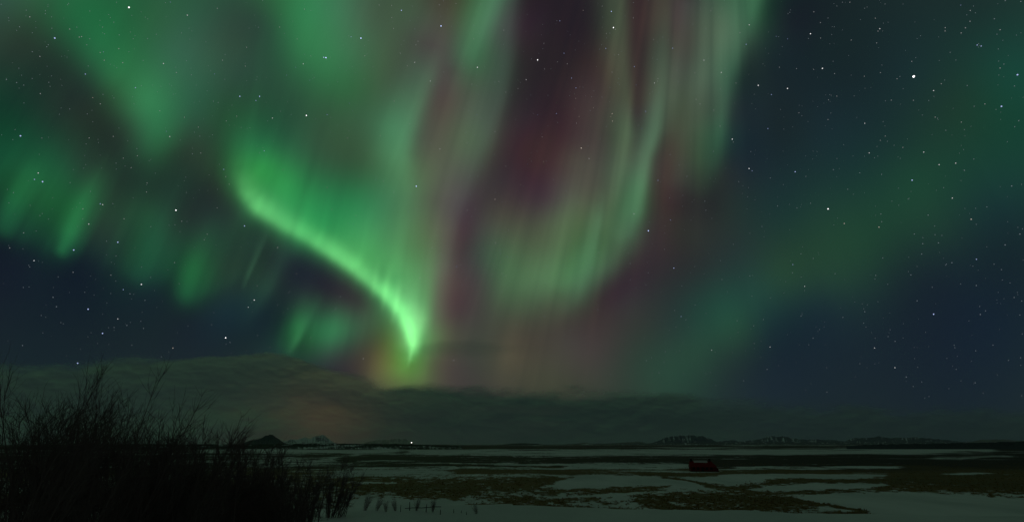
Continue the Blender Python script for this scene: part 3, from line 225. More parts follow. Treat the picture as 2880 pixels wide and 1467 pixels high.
(1555.9,504.7,1,'y'),(1884.7,434.9,1,'b'),(1932.1,495.7,1,'b'),(1664.7,752.8,1,'w'),(1487.1,748.0,1,'w'),(1772.6,740.6,1,'w'),(1772.6,786.4,1,'w'),(1985.5,591.1,1,'w'),(2062.3,686.8,1,'w'),(2109.1,775.2,1,'b'),
(2143.0,636.6,1,'w'),(2078.0,510.4,1,'w'),(1982.3,565.8,1,'w'),(1823.2,766.5,1,'w'),(1918.0,803.4,1,'w'),(1816.2,800.8,1,'w'),(1684.9,709.9,1,'w'),(1883.1,556.2,1,'w'),(2111.6,426.3,1,'w'),(2030.7,785.4,1,'w'),
(1571.9,770.4,1,'w'),(1626.3,569.0,1,'w'),(2712.2,478.8,1,'w'),(2384.1,532.2,1,'w'),(2479.5,490.3,1,'w'),(2477.6,601.7,1,'w'),(2479.8,623.1,1,'w'),(2610.4,604.6,1,'w'),(2571.4,658.0,1,'w'),(2639.6,682.7,1,'w'),
(2677.3,738.4,1,'w'),(2826.8,688.4,1,'w'),(2868.5,658.0,1,'w'),(2228.8,766.5,1,'w'),(2287.1,726.2,1,'w'),(2252.5,713.7,1,'w'),(2348.6,769.1,1,'w'),(2462.9,773.9,1,'w'),(2561.8,772.6,1,'w'),(2241.3,584.4,1,'w'),
(2279.7,571.3,1,'w'),(2186.9,579.0,1,'w'),(2266.6,496.0,1,'w'),(2166.4,500.5,1,'w'),(2344.1,477.2,1,'w'),(2418.0,485.8,1,'w'),(2592.2,714.0,1,'w'),(2482.4,724.9,1,'w'),(2845.4,522.9,1,'w'),(2595.1,684.9,1,'w'),
(2745.9,802.4,1,'w'),(149.2,835.6,1,'w'),(356.9,914.3,1,'w'),(403.7,922.9,1,'w'),(407.8,843.9,1,'w'),(365.6,825.6,1,'w'),(646.7,962.3,1,'w'),(453.9,1002.7,1,'w'),(595.1,912.7,1,'w'),(158.8,861.8,1,'w'),
(724.1,942.2,1,'w'),(1336.7,989.5,1,'w'),(1331.6,890.6,1,'w'),(944.3,866.6,1,'w'),(873.8,949.2,1,'w'),(1451.7,912.1,1,'w'),(1410.0,980.2,1,'w'),(957.4,833.6,1,'w'),(1411.6,818.9,1,'w'),(780.7,857.0,1,'w'),
(2073.2,901.2,1,'b'),(2119.7,915.9,1,'w'),(1853.3,1047.2,1,'w'),(1716.9,1051.3,1,'w'),(1832.2,1004.9,1,'w'),(1818.1,1013.2,1,'w'),(2013.0,1082.4,1,'w'),(1768.5,1089.1,1,'w'),(1871.2,987.9,1,'w'),(1530.9,889.3,1,'w'),
(1587.0,940.9,1,'w'),(1897.2,872.7,1,'w'),(2146.9,898.0,1,'w'),(2091.5,1069.9,1,'w'),(1681.7,870.1,1,'w'),(2757.1,883.6,1,'w'),(2579.4,845.2,1,'w'),(2252.9,888.4,1,'w'),(2157.5,1037.9,1,'w'),(2432.1,875.9,1,'w'),
(2325.8,1101.6,1,'w'),(2286.8,950.2,1,'w'),(2370.7,891.9,1,'w'),(2517.3,959.1,1,'w'),(2549.0,1059.0,1,'w'),
]
def vnoise(t, seed):
    k=np.floor(t).astype(np.int64); f=t-k; f=f*f*(3-2*f)
    def h(i):
        x=np.sin(i*127.1+seed*311.7)*43758.5453
        return x-np.floor(x)
    return h(k)*(1-f)+h(k+1)*f
def P_G(U,V,cx,cy,a1m,a1p,a2m,a2p,ang):
    c,s=np.cos(np.radians(ang)),np.sin(np.radians(ang))
    x=U-cx; y=V-cy
    p=x*c+y*s; q=-x*s+y*c
    p=p/np.where(p<0,a1m,a1p); q=q/np.where(q<0,a2m,a2p)
    return np.exp(-.5*(p*p+q*q))
def P_R(U,V,pts,wl,wr,ray=None):
    # pts: (u,v,amp,wscale); wl: falloff on the left of travel (screen, y down), wr: right
    P=np.array(pts,float); segs=[]; L=0; dm=np.full(U.shape,1e9)
    for a,b in zip(P[:-1],P[1:]):
        d=b[:2]-a[:2]; l=np.hypot(*d); e=d/l
        x=U-a[0]; y=V-a[1]
        tc=np.clip((x*e[0]+y*e[1])/l,0,1)
        r=np.hypot(x-tc*d[0],y-tc*d[1])
        segs.append((r,np.tanh((x*e[1]-y*e[0])/np.maximum(r,1e-6)*2),L+tc*l,a[2]+(b[2]-a[2])*tc,a[3]+(b[3]-a[3])*tc))
        dm=np.minimum(dm,r); L+=l
    W=0; A=[0,0,0,0]
    for q in segs:
        w=np.exp(-(q[0]-dm)/(0.22*dm+3)); W=W+w
        for k in range(4): A[k]=A[k]+w*q[k+1]
    sd,tt,am,ws=[x/W for x in A]
    wd=wr+(wl-wr)*(.5+.5*sd)
    g=np.exp(-.5*(dm/(wd*ws))**2)*am
    if ray is not None:
        period,depth,seed=ray
        g=g*(1-depth+depth*(0.65*vnoise(tt/period,seed)+0.35*vnoise(tt/period*2.3,seed+7))*1.6)
    return g
def P_C(U,V,pts,dirx,diry,soft,H,ray,H2=0.0):
    # curtain: lower edge pts (u,v,amp,hscale), rays leave along (dirx,diry) (diry<0 = up)
    P=np.array(pts,float)
    # slide every point along the ray direction to its foot on the edge: sheared abscissa
    def sh(u,v): return u-v*dirx/diry
    S=sh(P[:,0],P[:,1])
    s=sh(U,V)
    ev=np.interp(s,S,P[:,1]); amp=np.interp(s,S,P[:,2],left=0,right=0); hs=np.interp(s,S,P[:,3])
    h=(ev-V)          # height above the edge
    rise=1/(1+np.exp(-h/soft))
    hh=np.maximum(h,0)
    fall=np.exp(-hh/(H*hs))
    period,depth,seed=ray
    n=0.6*vnoise(s/period,seed)+0.4*vnoise(s/period*2.7,seed+3)
    return rise*fall*amp*(1-depth+depth*1.6*n)
def ev(p,U,V):
    k=p[0]
    return {'G':P_G,'R':P_R,'C':P_C}[k](U,V,*p[1:])

# ------------------------------------------------------------------ helpers
CP, SP = math.cos(PITCH), math.sin(PITCH)
def ray(u, v):
    a, b = (np.asarray(u, float)-CX)/FOC, -(np.asarray(v, float)-CY)/FOC
    return np.stack([a, CP - b*SP, SP + b*CP], -1)
def at_forward(u, v, Y):            # point on the line of sight at forward distance Y
    d = ray(u, v); return d*(Y/d[..., 1])[..., None] if np.ndim(Y) else d*(Y/d[..., 1:2])
def at_range(u, v, R):
    d = ray(u, v); return d/np.linalg.norm(d, axis=-1, keepdims=True)*R
def project(P):
    dep = P[..., 1]*CP + P[..., 2]*SP; up = -P[..., 1]*SP + P[..., 2]*CP
    ok = dep > 1e-3; dep = np.where(ok, dep, 1)
    return np.where(ok, CX + FOC*P[..., 0]/dep, 9e4), np.where(ok, CY - FOC*up/dep, 9e4)
def smooth(a, b, x):
    t = np.clip((x-a)/(b-a), 0, 1); return t*t*(3-2*t)
def hash2(i, j, s):
    x = np.sin(i*127.1 + j*311.7 + s*74.7)*43758.5453; return x - np.floor(x)
def noise2(x, y, s=0):
    i, j = np.floor(x), np.floor(y); f, g = x-i, y-j; f = f*f*(3-2*f); g = g*g*(3-2*g)
    return (hash2(i,j,s)*(1-f)+hash2(i+1,j,s)*f)*(1-g) + (hash2(i,j+1,s)*(1-f)+hash2(i+1,j+1,s)*f)*g
def fbm(x, y, s=0, n=4):
    t, a, w = 0, .5, 0
    for k in range(n):
        t = t + a*noise2(x, y, s+k*11); w += a; a *= .55; x = x*2.03 + 5.2; y = y*2.03 + 1.7
    return t/w
def mesh_from(name, V, F, mat, parent=None, attrs=(), smooth_shade=True):
    me = bpy.data.meshes.new(name); V = np.asarray(V, np.float32); F = np.asarray(F, np.int32)
    n = F.shape[1]
    me.vertices.add(len(V)); me.vertices.foreach_set('co', V.ravel())
    me.loops.add(F.size); me.loops.foreach_set('vertex_index', F.ravel())
    me.polygons.add(len(F)); me.polygons.foreach_set('loop_start', np.arange(len(F), dtype=np.int32)*n)
    me.polygons.foreach_set('loop_total', np.full(len(F), n, np.int32))
    me.update(calc_edges=True)
    for an, kind, data in attrs:
        a = me.attributes.new(an, kind, 'POINT')
        if kind == 'FLOAT_COLOR':
            a.data.foreach_set('color', np.concatenate([data, np.ones((len(data), 1))], 1).astype(np.float32).ravel())
        else: a.data.foreach_set('value', np.asarray(data, np.float32).ravel())
    if smooth_shade: me.polygons.foreach_set('use_smooth', np.ones(len(F), bool))
    if mat: me.materials.append(mat)
    o = bpy.data.objects.new(name, me); col.objects.link(o)
    if parent: o.parent = parent
    return o
def grid_faces(nr, nc, keep=None):
    i = np.arange(nr*nc).reshape(nr, nc)
    F = np.stack([i[:-1,:-1], i[:-1,1:], i[1:,1:], i[1:,:-1]], -1).reshape(-1, 4)
    if keep is not None: F = F[keep.ravel()[F].any(1)]
    return F
def compact(V, F, data):
    used = np.unique(F); m = np.full(len(V), -1); m[used] = np.arange(len(used))
    return V[used], m[F], [d[used] for d in data]
def tag(o, label, cat, group=None, kind=None):
    o['label'] = label; o['category'] = cat
    if group: o['group'] = group
    if kind: o['kind'] = kind
    return o
def empty(name, loc, rz=0):
    o = bpy.data.objects.new(name, None); o.location = loc; o.rotation_euler = (0, 0, rz); o.empty_display_size = .3; col.objects.link(o); return o
def copy_tree(o, parent=None):
    c = o.copy(); col.objects.link(c)
    if parent: c.parent = parent
    for ch in list(o.children): copy_tree(ch, c)
    return c
class NT:
    def __init__(s, name):
        s.m = bpy.data.materials.new(name); s.m.use_nodes = True; s.t = s.m.node_tree; s.t.nodes.clear()
        s.out = s.t.nodes.new('ShaderNodeOutputMaterial')
    def n(s, kind, **kw):
        x = s.t.nodes.new('ShaderNode'+kind)
        for k, v in kw.items(): setattr(x, k, v)
        return x
    def l(s, a, b): s.t.links.new(a, b)
    def put(s, sock, v):
        if hasattr(v, 'is_output'): s.l(v, sock)
        else: sock.default_value = v
    def math(s, op, a, b=0.0, c=0.0, clamp=False):
        x = s.n('Math', operation=op); x.use_clamp = clamp
        for i, q in enumerate((a, b, c)): s.put(x.inputs[i], q)
        return x.outputs[0]
    def sstep(s, v, a, b):
        x = s.n('MapRange', interpolation_type='SMOOTHSTEP'); s.put(x.inputs[0], v); x.inputs[1].default_value = a; x.inputs[2].default_value = b
        return x.outputs[0]
    def mix(s, f, a, b):
        x = s.n('Mix', data_type='RGBA'); s.put(x.inputs[0], f)
        for sock, q in ((x.inputs[6], a), (x.inputs[7], b)): s.put(sock, q if hasattr(q, 'is_output') else (*q, 1))
        return x.outputs[2]
    def attr(s, name): return s.n('Attribute', attribute_name=name)
    def coord(s, scale=(1,1,1), which='Object'):
        tc = s.n('TexCoord'); mp = s.n('Mapping'); mp.inputs['Scale'].default_value = scale; s.l(tc.outputs[which], mp.inputs[0]); return mp.outputs[0]
    def noise(s, vec, scale, detail=5, rough=.55, dist=0.0):
        x = s.n('TexNoise'); s.l(vec, x.inputs['Vector']); x.inputs['Scale'].default_value = scale
        x.inputs['Detail'].default_value = detail; x.inputs['Roughness'].default_value = rough; x.inputs['Distortion'].default_value = dist
        return x.outputs[0]
    def bsdf(s, colr, rough=.8, spec=.2, normal=None):
        b = s.n('BsdfPrincipled'); s.put(b.inputs['Base Color'], colr if hasattr(colr, 'is_output') else (*colr, 1))
        s.put(b.inputs['Roughness'], rough); b.inputs['Specular IOR Level'].default_value = spec
        if normal is not None: s.l(normal, b.inputs['Normal'])
        return b.outputs[0]
    def bump(s, h, strength=.5, dist=.1):
        b = s.n('Bump'); b.inputs['Strength'].default_value = strength; b.inputs['Distance'].default_value = dist; s.l(h, b.inputs['Height']); return b.outputs[0]
    def done(s, sh): s.l(sh, s.out.inputs[0]); return s.m

# ------------------------------------------------------------------ the sky: airglow dome, aurora bands, stars
def glow_material(name):                 # thin glowing gas: gives off light and lets what lies behind through
    t = NT(name); a = t.attr('radiance'); e = t.n('Emission'); t.l(a.outputs['Color'], e.inputs[0]); e.inputs[1].default_value = 1
    tr = t.n('BsdfTransparent'); ad = t.n('AddShader'); t.l(e.outputs[0], ad.inputs[0]); t.l(tr.outputs[0], ad.inputs[1])
    m = t.done(ad.outputs[0]); m.cycles.emission_sampling = 'NONE'; return m
M_GLOW = glow_material('glowing_upper_air')
GP = np.array(GP_DATA, float); GPM = np.array(GP_MEAN)
def diffuse_glow(U, V):
    sh = U.shape; U, V = U.ravel(), V.ravel(); o = np.empty((len(U), 3))
    for a in range(0, len(U), 8192):
        r2 = (U[a:a+8192, None]-GP[:, 0])**2 + (V[a:a+8192, None]-GP[:, 1])**2
        o[a:a+8192] = np.exp(-(np.sqrt(r2+70**2)-70)/300) @ GP[:, 2:]
    F = np.maximum(o+GPM, 0)**2.2
    F[:, 1] = np.maximum(F[:, 1], .34*F[:, 0]); F[:, 2] = np.maximum(F[:, 2], .25*F[:, 0])
    return F.reshape(*sh, 3)
def share_fields(U, V):
    S = {k: sum(ev(p, U, V) for p in L) for k, L in SHARE.items()}
    tot = sum(S.values()) + .12
    return {k: S[k]/tot for k in S}
RAYS = {'main': (.17, 1, 1500, -1700), 'right': (.21, 2, 2000, -1300), 'fringe': (.28, 3, 1500, -1700), 'central': (.13, 4, 1900, -1700), 'low': (.3, 5, 1500, -1700),
        'top': (.05, 6, 1500, -1700), 'left': (.05, 7, 1500, -1700), 'faint': (.04, 8, 1500, -1700)}
def ray_factor(k, U, V):                # fine field-aligned rays, all pointing to the magnetic zenith
    dep, sd, zx, zy = RAYS[k]; th = np.arctan2(U-zx, V-zy); r = np.hypot(U-zx, V-zy)
    n = .42*noise2(th/.023, r/900, sd) + .42*noise2(th/.010, r/700, sd+20) + .16*noise2(th/.0046, r/300, sd+40)
    return 1 + dep*(n-.5)*2.6
def band_radiance(k, U, V, F, W):
    I = F*W[k][..., None]
    for p, c in RIBBON.get(k, []): I = I + ev(p, U, V)[..., None]*np.array(c)
    I = I*ray_factor(k, U, V)[..., None]
    lum = I @ np.array([.3, .6, .1])
    return I, smooth(.004, .024, lum)      # the part bright enough to read as a band; the rest stays airglow
RANGE = {'left': 118e3, 'top': 121e3, 'fringe': 112e3, 'main': 106e3, 'central': 124e3, 'right': 115e3, 'faint': 127e3, 'low': 109e3}
LABEL = {
 'left': 'broad soft green aurora band slanting down from the top left of the sky',
 'top': 'wide hazy green aurora patch at the top edge, left of the middle',
 'fringe': 'row of short slanting green aurora rays low on the left above dark sky',
 'main': 'brightest green aurora curtain with sharp lower edge ending in a point above the clouds',
 'central': 'tall pale grey-green aurora streamers rising above the brightest curtain to the top',
 'right': 'long pale aurora rays fanning down from the top into a hooked green fold',
 'faint': 'faint wide teal aurora band across the lower right of the sky',
 'low': 'small dim green aurora patch low beside the point of the brightest curtain'}
for k in RANGE:
    st = 4.0 if k in ('main', 'right', 'central', 'fringe', 'low') else 8.0
    u = np.arange(-500, 3400, st); v = np.arange(-900, 1330, st)
    bu, bv = np.meshgrid(u[::8], v[::8]); Wc = share_fields(bu, bv); Ic, kc = band_radiance(k, bu, bv, diffuse_glow(bu, bv), Wc)
    on = ((Ic*kc[..., None]).max(-1) > 2e-4); ys, xs = np.where(on)
    u = np.arange(u[::8][max(xs.min()-1, 0)], u[::8][min(xs.max()+1, bu.shape[1]-1)]+1, st)
    v = np.arange(v[::8][max(ys.min()-1, 0)], v[::8][min(ys.max()+1, bu.shape[0]-1)]+1, st)
    U, V = np.meshgrid(u, v)
    I, kk = band_radiance(k, U, V, diffuse_glow(U, V), share_fields(U, V))
    I = I*kk[..., None]
    P = at_range(U, V, RANGE[k]).reshape(-1, 3)
    F = grid_faces(*U.shape, keep=(I.max(-1) > 3e-4))
    P, F, (I,) = compact(P, F, [I.reshape(-1, 3)])
    tag(mesh_from('aurora', P, F, M_GLOW, attrs=[('radiance', 'FLOAT_COLOR', I)]), LABEL[k], 'aurora', 'aurora bands in the night sky', 'stuff')
az = np.radians(np.unique(np.concatenate([np.arange(-180, 180.1, 4), np.arange(-52, 52.01, .22)])))
el = np.radians(np.unique(np.concatenate([np.arange(-2, 46, .22), np.arange(46, 90.1, 2.0)])))
AZ, EL = np.meshgrid(az, el)
D = np.stack([np.sin(AZ)*np.cos(EL), np.cos(AZ)*np.cos(EL), np.sin(EL)], -1)
U, V = project(D*1000); far = (U > 6000) | (U < -3200) | (V < -3000); U = np.where(far, 9e4, U); V = np.where(far, 9e4, V)
Fd = diffuse_glow(U, V); Wd = share_fields(U, V); R = Fd*(1-sum(Wd.values()))[..., None]
for k in RANGE:
    I, kk = band_radiance(k, U, V, Fd, Wd); R = R + I*(1-kk)[..., None]
o = mesh_from('sky', (D*140e3).reshape(-1, 3), grid_faces(*U.shape), M_GLOW, attrs=[('radiance', 'FLOAT_COLOR', R.reshape(-1, 3))])
tag(o, 'dark blue and green night sky', 'sky', kind='structure')

def star_material(name, c, s):
    t = NT(name); e = t.n('Emission'); e.inputs[0].default_value = (*c, 1); e.inputs[1].default_value = s
    m = t.done(e.outputs[0]); m.cycles.emission_sampling = 'NONE'; return m
STAR_C = {'w': (1, .98, 1), 'b': (.48, .58, 1), 'y': (1, .84, .72)}
STAR_R = {1: .62, 2: .8, 3: 1.0, 4: 1.2, 6: 1.5}
STAR_S = {1: .3, 2: .58, 3: 1.0, 4: 1.9, 6: 5}
SKY_R = 100e3
def ico():
    bm = bmesh.new(); bmesh.ops.create_icosphere(bm, subdivisions=2, radius=1)
    V = np.array([v.co[:] for v in bm.verts]); F = np.array([[v.index for v in f.verts] for f in bm.faces]); bm.free(); return V, F
IV, IF = ico()
star_mesh = {}
def where(u, v):
    if v > 1000 and u < 500: return 'just above the cloud bank on the left'
    if u < 620 and v > 690: return 'low on the left, below the green rays'
    if u < 620 and v > 430: return 'among the slanting green rays on the left'
    if u < 620: return 'in the broad green band at the upper left'
    if 620 <= u < 1000 and v > 720: return 'under the brightest aurora curtain'
    if u < 1050 and v < 420: return 'in the hazy green patch left of the middle'
    if u < 1260 and v >= 420: return 'within the brightest aurora curtain'
    if u < 1450 and v < 560: return 'among the pale central streamers'
    if v < 620 and u < 1720: return 'in the reddish dark gap'
    if v < 660 and u < 2060: return 'among the long rays'
    if u < 1760 and v < 820: return 'in the hooked green fold'
    if u < 1900: return 'in the reddish glow low in the middle'
    if v < 520: return 'in the dark blue sky at the upper right'
    if (u-2880)*-.72 + 430 + 60 > v: return 'in the faint teal band on the right'
    return 'in the dark blue sky at the lower right'
SIZE = {1: 'tiny faint', 2: 'small', 3: 'fairly bright', 4: 'bright'}; HUE = {'w': 'white', 'b': 'bluish', 'y': 'yellowish'}
UNIQUE = {(2569.8, 215.4): 'brightest star of the sky, large white dot at the upper right',
 (362.7, 21.4): 'bright white star near the top edge in the broad green band',
 (1240.4, 73.6): 'bright bluish star near the top between the pale central streamers',
 (1015.0, 107.9): 'bright bluish star high on the right side of the hazy green patch',
 (916.7, 162.6): 'brighter right star of the close pair in the hazy green patch',
 (910.6, 161.7): 'dimmer left star of the close pair in the hazy green patch',
 (861.7, 324.9): 'bright white star above the brightest aurora curtain, lowest in the hazy patch',
 (1725.3, 78.1): 'bright white star near the top beside the long rays',
 (1512.0, 169.0): 'bright white star alone in the reddish dark gap',
 (494.9, 591.1): 'bright white star right of the slanting green rays on the left',
 (1170.9, 523.6): 'bright bluish star at the foot of the pale central streamers',
 (1823.5, 648.7): 'bright bluish star just right of the hooked green fold',
 (2329.0, 587.3): 'bright white star in the middle of the faint teal band',
 (634.5, 949.2): 'bright white star above the top of the cloud bank',
 (218.3, 1020.6): 'bluish star lowest on the left, touching the cloud bank',
 (1895.2, 753.4): 'bluish star midway between the hooked green fold and the faint teal band',
 (2625.8, 882.9): 'bluish star alone in the dark sky at the lower right',
 (715.2, 843.2): 'white star under the brightest curtain, upper one of two close together'}
seen_stars = STARS[:300]
for su, sv, m, c in seen_stars:
    key = (m, c)
    if key not in star_mesh:
        oo = mesh_from('star', IV*STAR_R[m]/FOC*SKY_R, IF, star_material('starlight_%s_%d' % (HUE[c], m), STAR_C[c], STAR_S[m])); star_mesh[key] = oo.data
    else:
        oo = bpy.data.objects.new('star', star_mesh[key]); col.objects.link(oo)
    d = ray(su, sv); n = np.linalg.norm(d); oo.location = d/n*SKY_R; oo.scale = (n,)*3
    lab = UNIQUE.get((su, sv)) or '%s %s star %s' % (SIZE[m], HUE[c], where(su, sv))
    tag(oo, lab, 'star', 'stars in the night sky')
rng = np.random.default_rng(5)
dust = [(s[0], s[1], .75, .2) for s in STARS[300:]]
while len(dust) < 1300:
    u, v = rng.uniform(0, 2880), rng.uniform(0, 1120)
    if v > 1000 and u < 1000: continue
    if abs(v-(.72*u+60)) < 130 and 620 < u < 1220 and rng.random() < .8: continue
    dust.append((u, v, rng.uniform(.3, .62), 1))
VV, FF = [], []
for i, (u, v, r, s) in enumerate(dust):
    d = ray(u, v); n = np.linalg.norm(d)
    VV.append(IV[:12]*(r*n/FOC*SKY_R) + d/n*SKY_R)
bm = bmesh.new(); bmesh.ops.create_icosphere(bm, subdivisions=1, radius=1)
V12 = np.array([v.co[:] for v in bm.verts]); F12 = np.array([[v.index for v in f.verts] for f in bm.faces]); bm.free()
VV = np.concatenate([V12*(r*np.linalg.norm(ray(u, v))/FOC*SKY_R) + at_range(u, v, SKY_R) for u, v, r, s in dust])
FF = np.concatenate([F12 + i*len(V12) for i in range(len(dust))])
tag(mesh_from('faint_stars', VV, FF, star_material('starlight_dim', (.8, .9, 1), .24)), 'countless dim pinprick stars scattered over the whole night sky', 'stars', kind='stuff')

# ------------------------------------------------------------------ clouds
def cloud(name, label, cols, rows, top, soft, dens, Y, seed, albedo, fade_bottom=None, rough=.35):
    u = np.arange(*cols); v = np.arange(*rows); U, V = np.meshgrid(u, v)
    tp = np.interp(U, [p[0] for p in top], [p[1] for p in top]); sf = np.interp(U, [p[0] for p in soft], [p[1] for p in soft]); dn = np.interp(U, [p[0] for p in dens], [p[1] for p in dens])
    puff = (fbm(U/110, V/40, seed, 6)-.5)*2
    A = smooth(-1, 1, (V - tp + puff*np.maximum(sf*1.3, 13))/np.maximum(sf, 4))*dn
    if fade_bottom: A = A*(1-smooth(*fade_bottom, V + puff*14))
    A = A*(1-rough*.5 + rough*.7*fbm(U/300, V/34, seed+3, 3) + rough*.34*fbm(U/80, V/32, seed+5, 4))
    lump = fbm(U/120, V/50, seed+9, 5)
    P = at_forward(U, V, Y*(1+.025*(lump-.5)+.05*smooth(0, 160, tp-V+160)))
    F = grid_faces(*U.shape, keep=(A > .01)); P, F, (A,) = compact(P.reshape(-1, 3), F, [A.ravel()])
    t = NT(name+'_vapour'); a = t.attr('vapour')
    vec = t.coord((1/5200, 1/5200, 1/700)); nz = t.noise(vec, 1.0, 5, .5, .2)
    al = t.math('MULTIPLY', a.outputs['Fac'], t.math('MULTIPLY_ADD', nz, .3, .85), clamp=True)
    df = t.n('BsdfDiffuse'); df.inputs[0].default_value = (*albedo, 1); tl = t.n('BsdfTranslucent'); tl.inputs[0].default_value = (*albedo, 1)
    mx = t.n('MixShader'); mx.inputs[0].default_value = .6; t.l(df.outputs[0], mx.inputs[1]); t.l(tl.outputs[0], mx.inputs[2])
    tr = t.n('BsdfTransparent'); m2 = t.n('MixShader'); t.l(al, m2.inputs[0]); t.l(tr.outputs[0], m2.inputs[1]); t.l(mx.outputs[0], m2.inputs[2])
    return tag(mesh_from(name, P, F, t.done(m2.outputs[0]), attrs=[('vapour', 'FLOAT', A)]), label, 'cloud', 'clouds low over the horizon', 'stuff')
cloud('cloud_bank', 'pale domed cloud bank low on the left with an orange glow inside', (-700, 1500, 6), (940, 1262, 3),
      [(-700,1040),(0,1040),(200,1034),(350,1022),(450,1018),(540,1014),(620,1003),(690,996),(760,997),(810,1001),(850,1012),(900,1032),(960,1052),(1020,1070),(1100,1090),(1500,1150)],
      [(0,26),(350,22),(480,9),(560,5),(860,6),(950,14),(1100,24),(1500,30)], [(-700,.9),(0,.9),(900,.92),(1050,.85),(1200,.5),(1400,0)], 36e3, 3, CLOUD_A)
cloud('stratus_cloud', 'flat dark grey-green layer of cloud along the whole horizon', (-700, 3600, 8), (1060, 1262, 3),
      [(-700,1190),(500,1185),(860,1130),(1000,1106),(1080,1092),(1150,1086),(1220,1090),(1400,1098),(1600,1106),(1800,1112),(1950,1122),(2100,1134),(2400,1150),(2880,1165),(3600,1180)],
      [(0,14),(900,16),(1060,14),(1200,13),(1400,20),(1900,22),(2200,20),(2880,26)], [(-700,0),(600,.0),(860,.15),(960,.6),(1060,.92),(1900,.92),(2200,.75),(2880,.7),(3600,.7)], 43e3, 21, CLOUD_B, rough=.3)
cloud('wispy_cloud', 'thin dark wisp of cloud crossing the point of the brightest aurora curtain', (1120, 1560, 4), (925, 1030, 2),
      [(1120,985),(1180,972),(1240,962),(1330,960),(1420,968),(1560,975)], [(1120,10),(1560,12)], [(1120,0),(1170,.16),(1250,.28),(1380,.22),(1470,.06),(1560,0)], 39e3, 33, CLOUD_B, fade_bottom=(978, 1012))

# ------------------------------------------------------------------ terrain
def snow_rock_material(name, snow, rock, scale, lo, hi, st=(1, 1, 1.6)):
    t = NT(name); g = t.n('NewGeometry'); sep = t.n('SeparateXYZ'); t.l(g.outputs['Normal'], sep.inputs[0])
    vec = t.coord(st); n1 = t.noise(vec, scale, 7, .62); n2 = t.noise(vec, scale*6, 5, .6); a = t.attr('cover')
    s = t.math('ADD', t.math('MULTIPLY', n1, 1.0), t.math('MULTIPLY', n2, .45))
    s = t.math('ADD', s, t.math('MULTIPLY', a.outputs['Fac'], 1.0))
    f = t.sstep(s, lo, hi)
    c = t.mix(f, rock, snow)
    return t.done(t.bsdf(c, .9, .1))
def massif(name, label, prof, Y, depth, mat, nx=220, ny=46, gully=.35, seed=1, base=-12, cov=0.0, relief=1.0, gk=.45, kind='structure'):
    pu = np.array([p[0] for p in prof], float); pv = np.array([p[1] for p in prof], float)
    u = np.linspace(pu[0], pu[-1], nx); v = np.interp(u, pu, pv)
    v = v + (fbm(u/8, u*0+seed, seed, 5)-.5)*min(5.5, np.ptp(pv)*.32)*smooth(0, 1, np.minimum(u-u[0], u[-1]-u)/20)
    top = at_forward(u, v, Y); X, Z = top[:, 0], top[:, 2]
    t = np.linspace(-1, 1, ny)
    H = (Z-base).clip(0)
    TT, XX = np.meshgrid(t, X, indexing='ij'); HH = np.broadcast_to(H, TT.shape)
    ridge_off = (fbm(XX/(Y*.03), XX*0+3, seed+4, 3)-.5)*.5
    tt = np.abs(TT-ridge_off*(1-TT**2))
    sl = Y/1599.0
    g = np.clip(np.abs(fbm(XX/(sl*7)+TT*.6, TT*1.1+7, seed+2, 4)-.5)*3.2, 0, 1)
    shp = (1-tt)**(1.15)
    ZZ = base + HH*shp*(1 - gully*(1-g)*smooth(0, .35, tt)*relief) - 3*smooth(.9, 1, tt)
    YY = Y + TT*depth/2 + (fbm(XX/(sl*40), TT*2, seed+8, 3)-.5)*depth*.1
    XX = XX*YY/Y
    cover = np.full(TT.shape, cov) + (g-.5)*gk
    P = np.stack([XX, YY, ZZ], -1).reshape(-1, 3)
    o = mesh_from(name, P, grid_faces(ny, nx), mat, attrs=[('cover', 'FLOAT', cover.ravel())])
    return tag(o, label, 'mountain' if name == 'mountain' else 'hill', kind=kind)
SNOW, ROCK = (.72, .76, .78), (.035, .037, .042)
m_hill = snow_rock_material('dark_hill_rock', SNOW, (.05, .058, .068), 1/420, .98, 1.12)
m_alp = snow_rock_material('snowy_mountain', SNOW, (.10, .11, .125), 1/700, .6, .9)
m_mesa = snow_rock_material('streaked_mountain', (.8, .84, .9), (.07, .085, .125), 1/620, .72, .98)
m_far = snow_rock_material('far_mountain', (.5, .5, .48), (.2, .2, .19), 1/1500, .6, 1.1)
m_bank = snow_rock_material('streaked_bank', SNOW, (.03, .03, .026), 1/34, .72, .86, (.22, .4, 2.2))
massif('hill', 'dark cone-shaped hill with a snow patch near the left horizon', [(676,1249),(696,1239),(716,1236),(735,1229),(746,1223),(759,1220.5),(768,1222),(778,1229),(789,1236.5),(803,1246),(812,1249)], 7000, 1500, m_hill, seed=3)
massif('mountain', 'jagged snowy mountain right of the dark cone-shaped hill', [(780,1249),(801,1240),(824,1233),(836,1236),(857,1227),(873,1233),(880,1228),(892,1225),(903,1222.5),(910,1220.5),(918,1228),(934,1239),(943,1245),(955,1249)], 16000, 4500, m_alp, seed=8, cov=.22, gully=.6)
massif('mountain', 'low pale rounded mountain left of the white lamp', [(1010,1249),(1036,1240),(1075,1236),(1100,1234),(1120,1232),(1141,1235),(1157,1243),(1175,1249)], 26000, 5000, m_far, seed=14, cov=.2)
massif('hill', 'low dark swell on the horizon right of the middle', [(1385,1252),(1440,1246),(1474,1245),(1505,1246),(1530,1250),(1545,1253)], 9000, 1800, m_hill, seed=22)
massif('hill', 'low brown hills left of the flat-topped mountain', [(1590,1250),(1640,1243.5),(1665,1247),(1700,1248),(1750,1243),(1794,1240),(1828,1246),(1850,1251)], 20000, 3000, m_far, seed=25, cov=-.2)
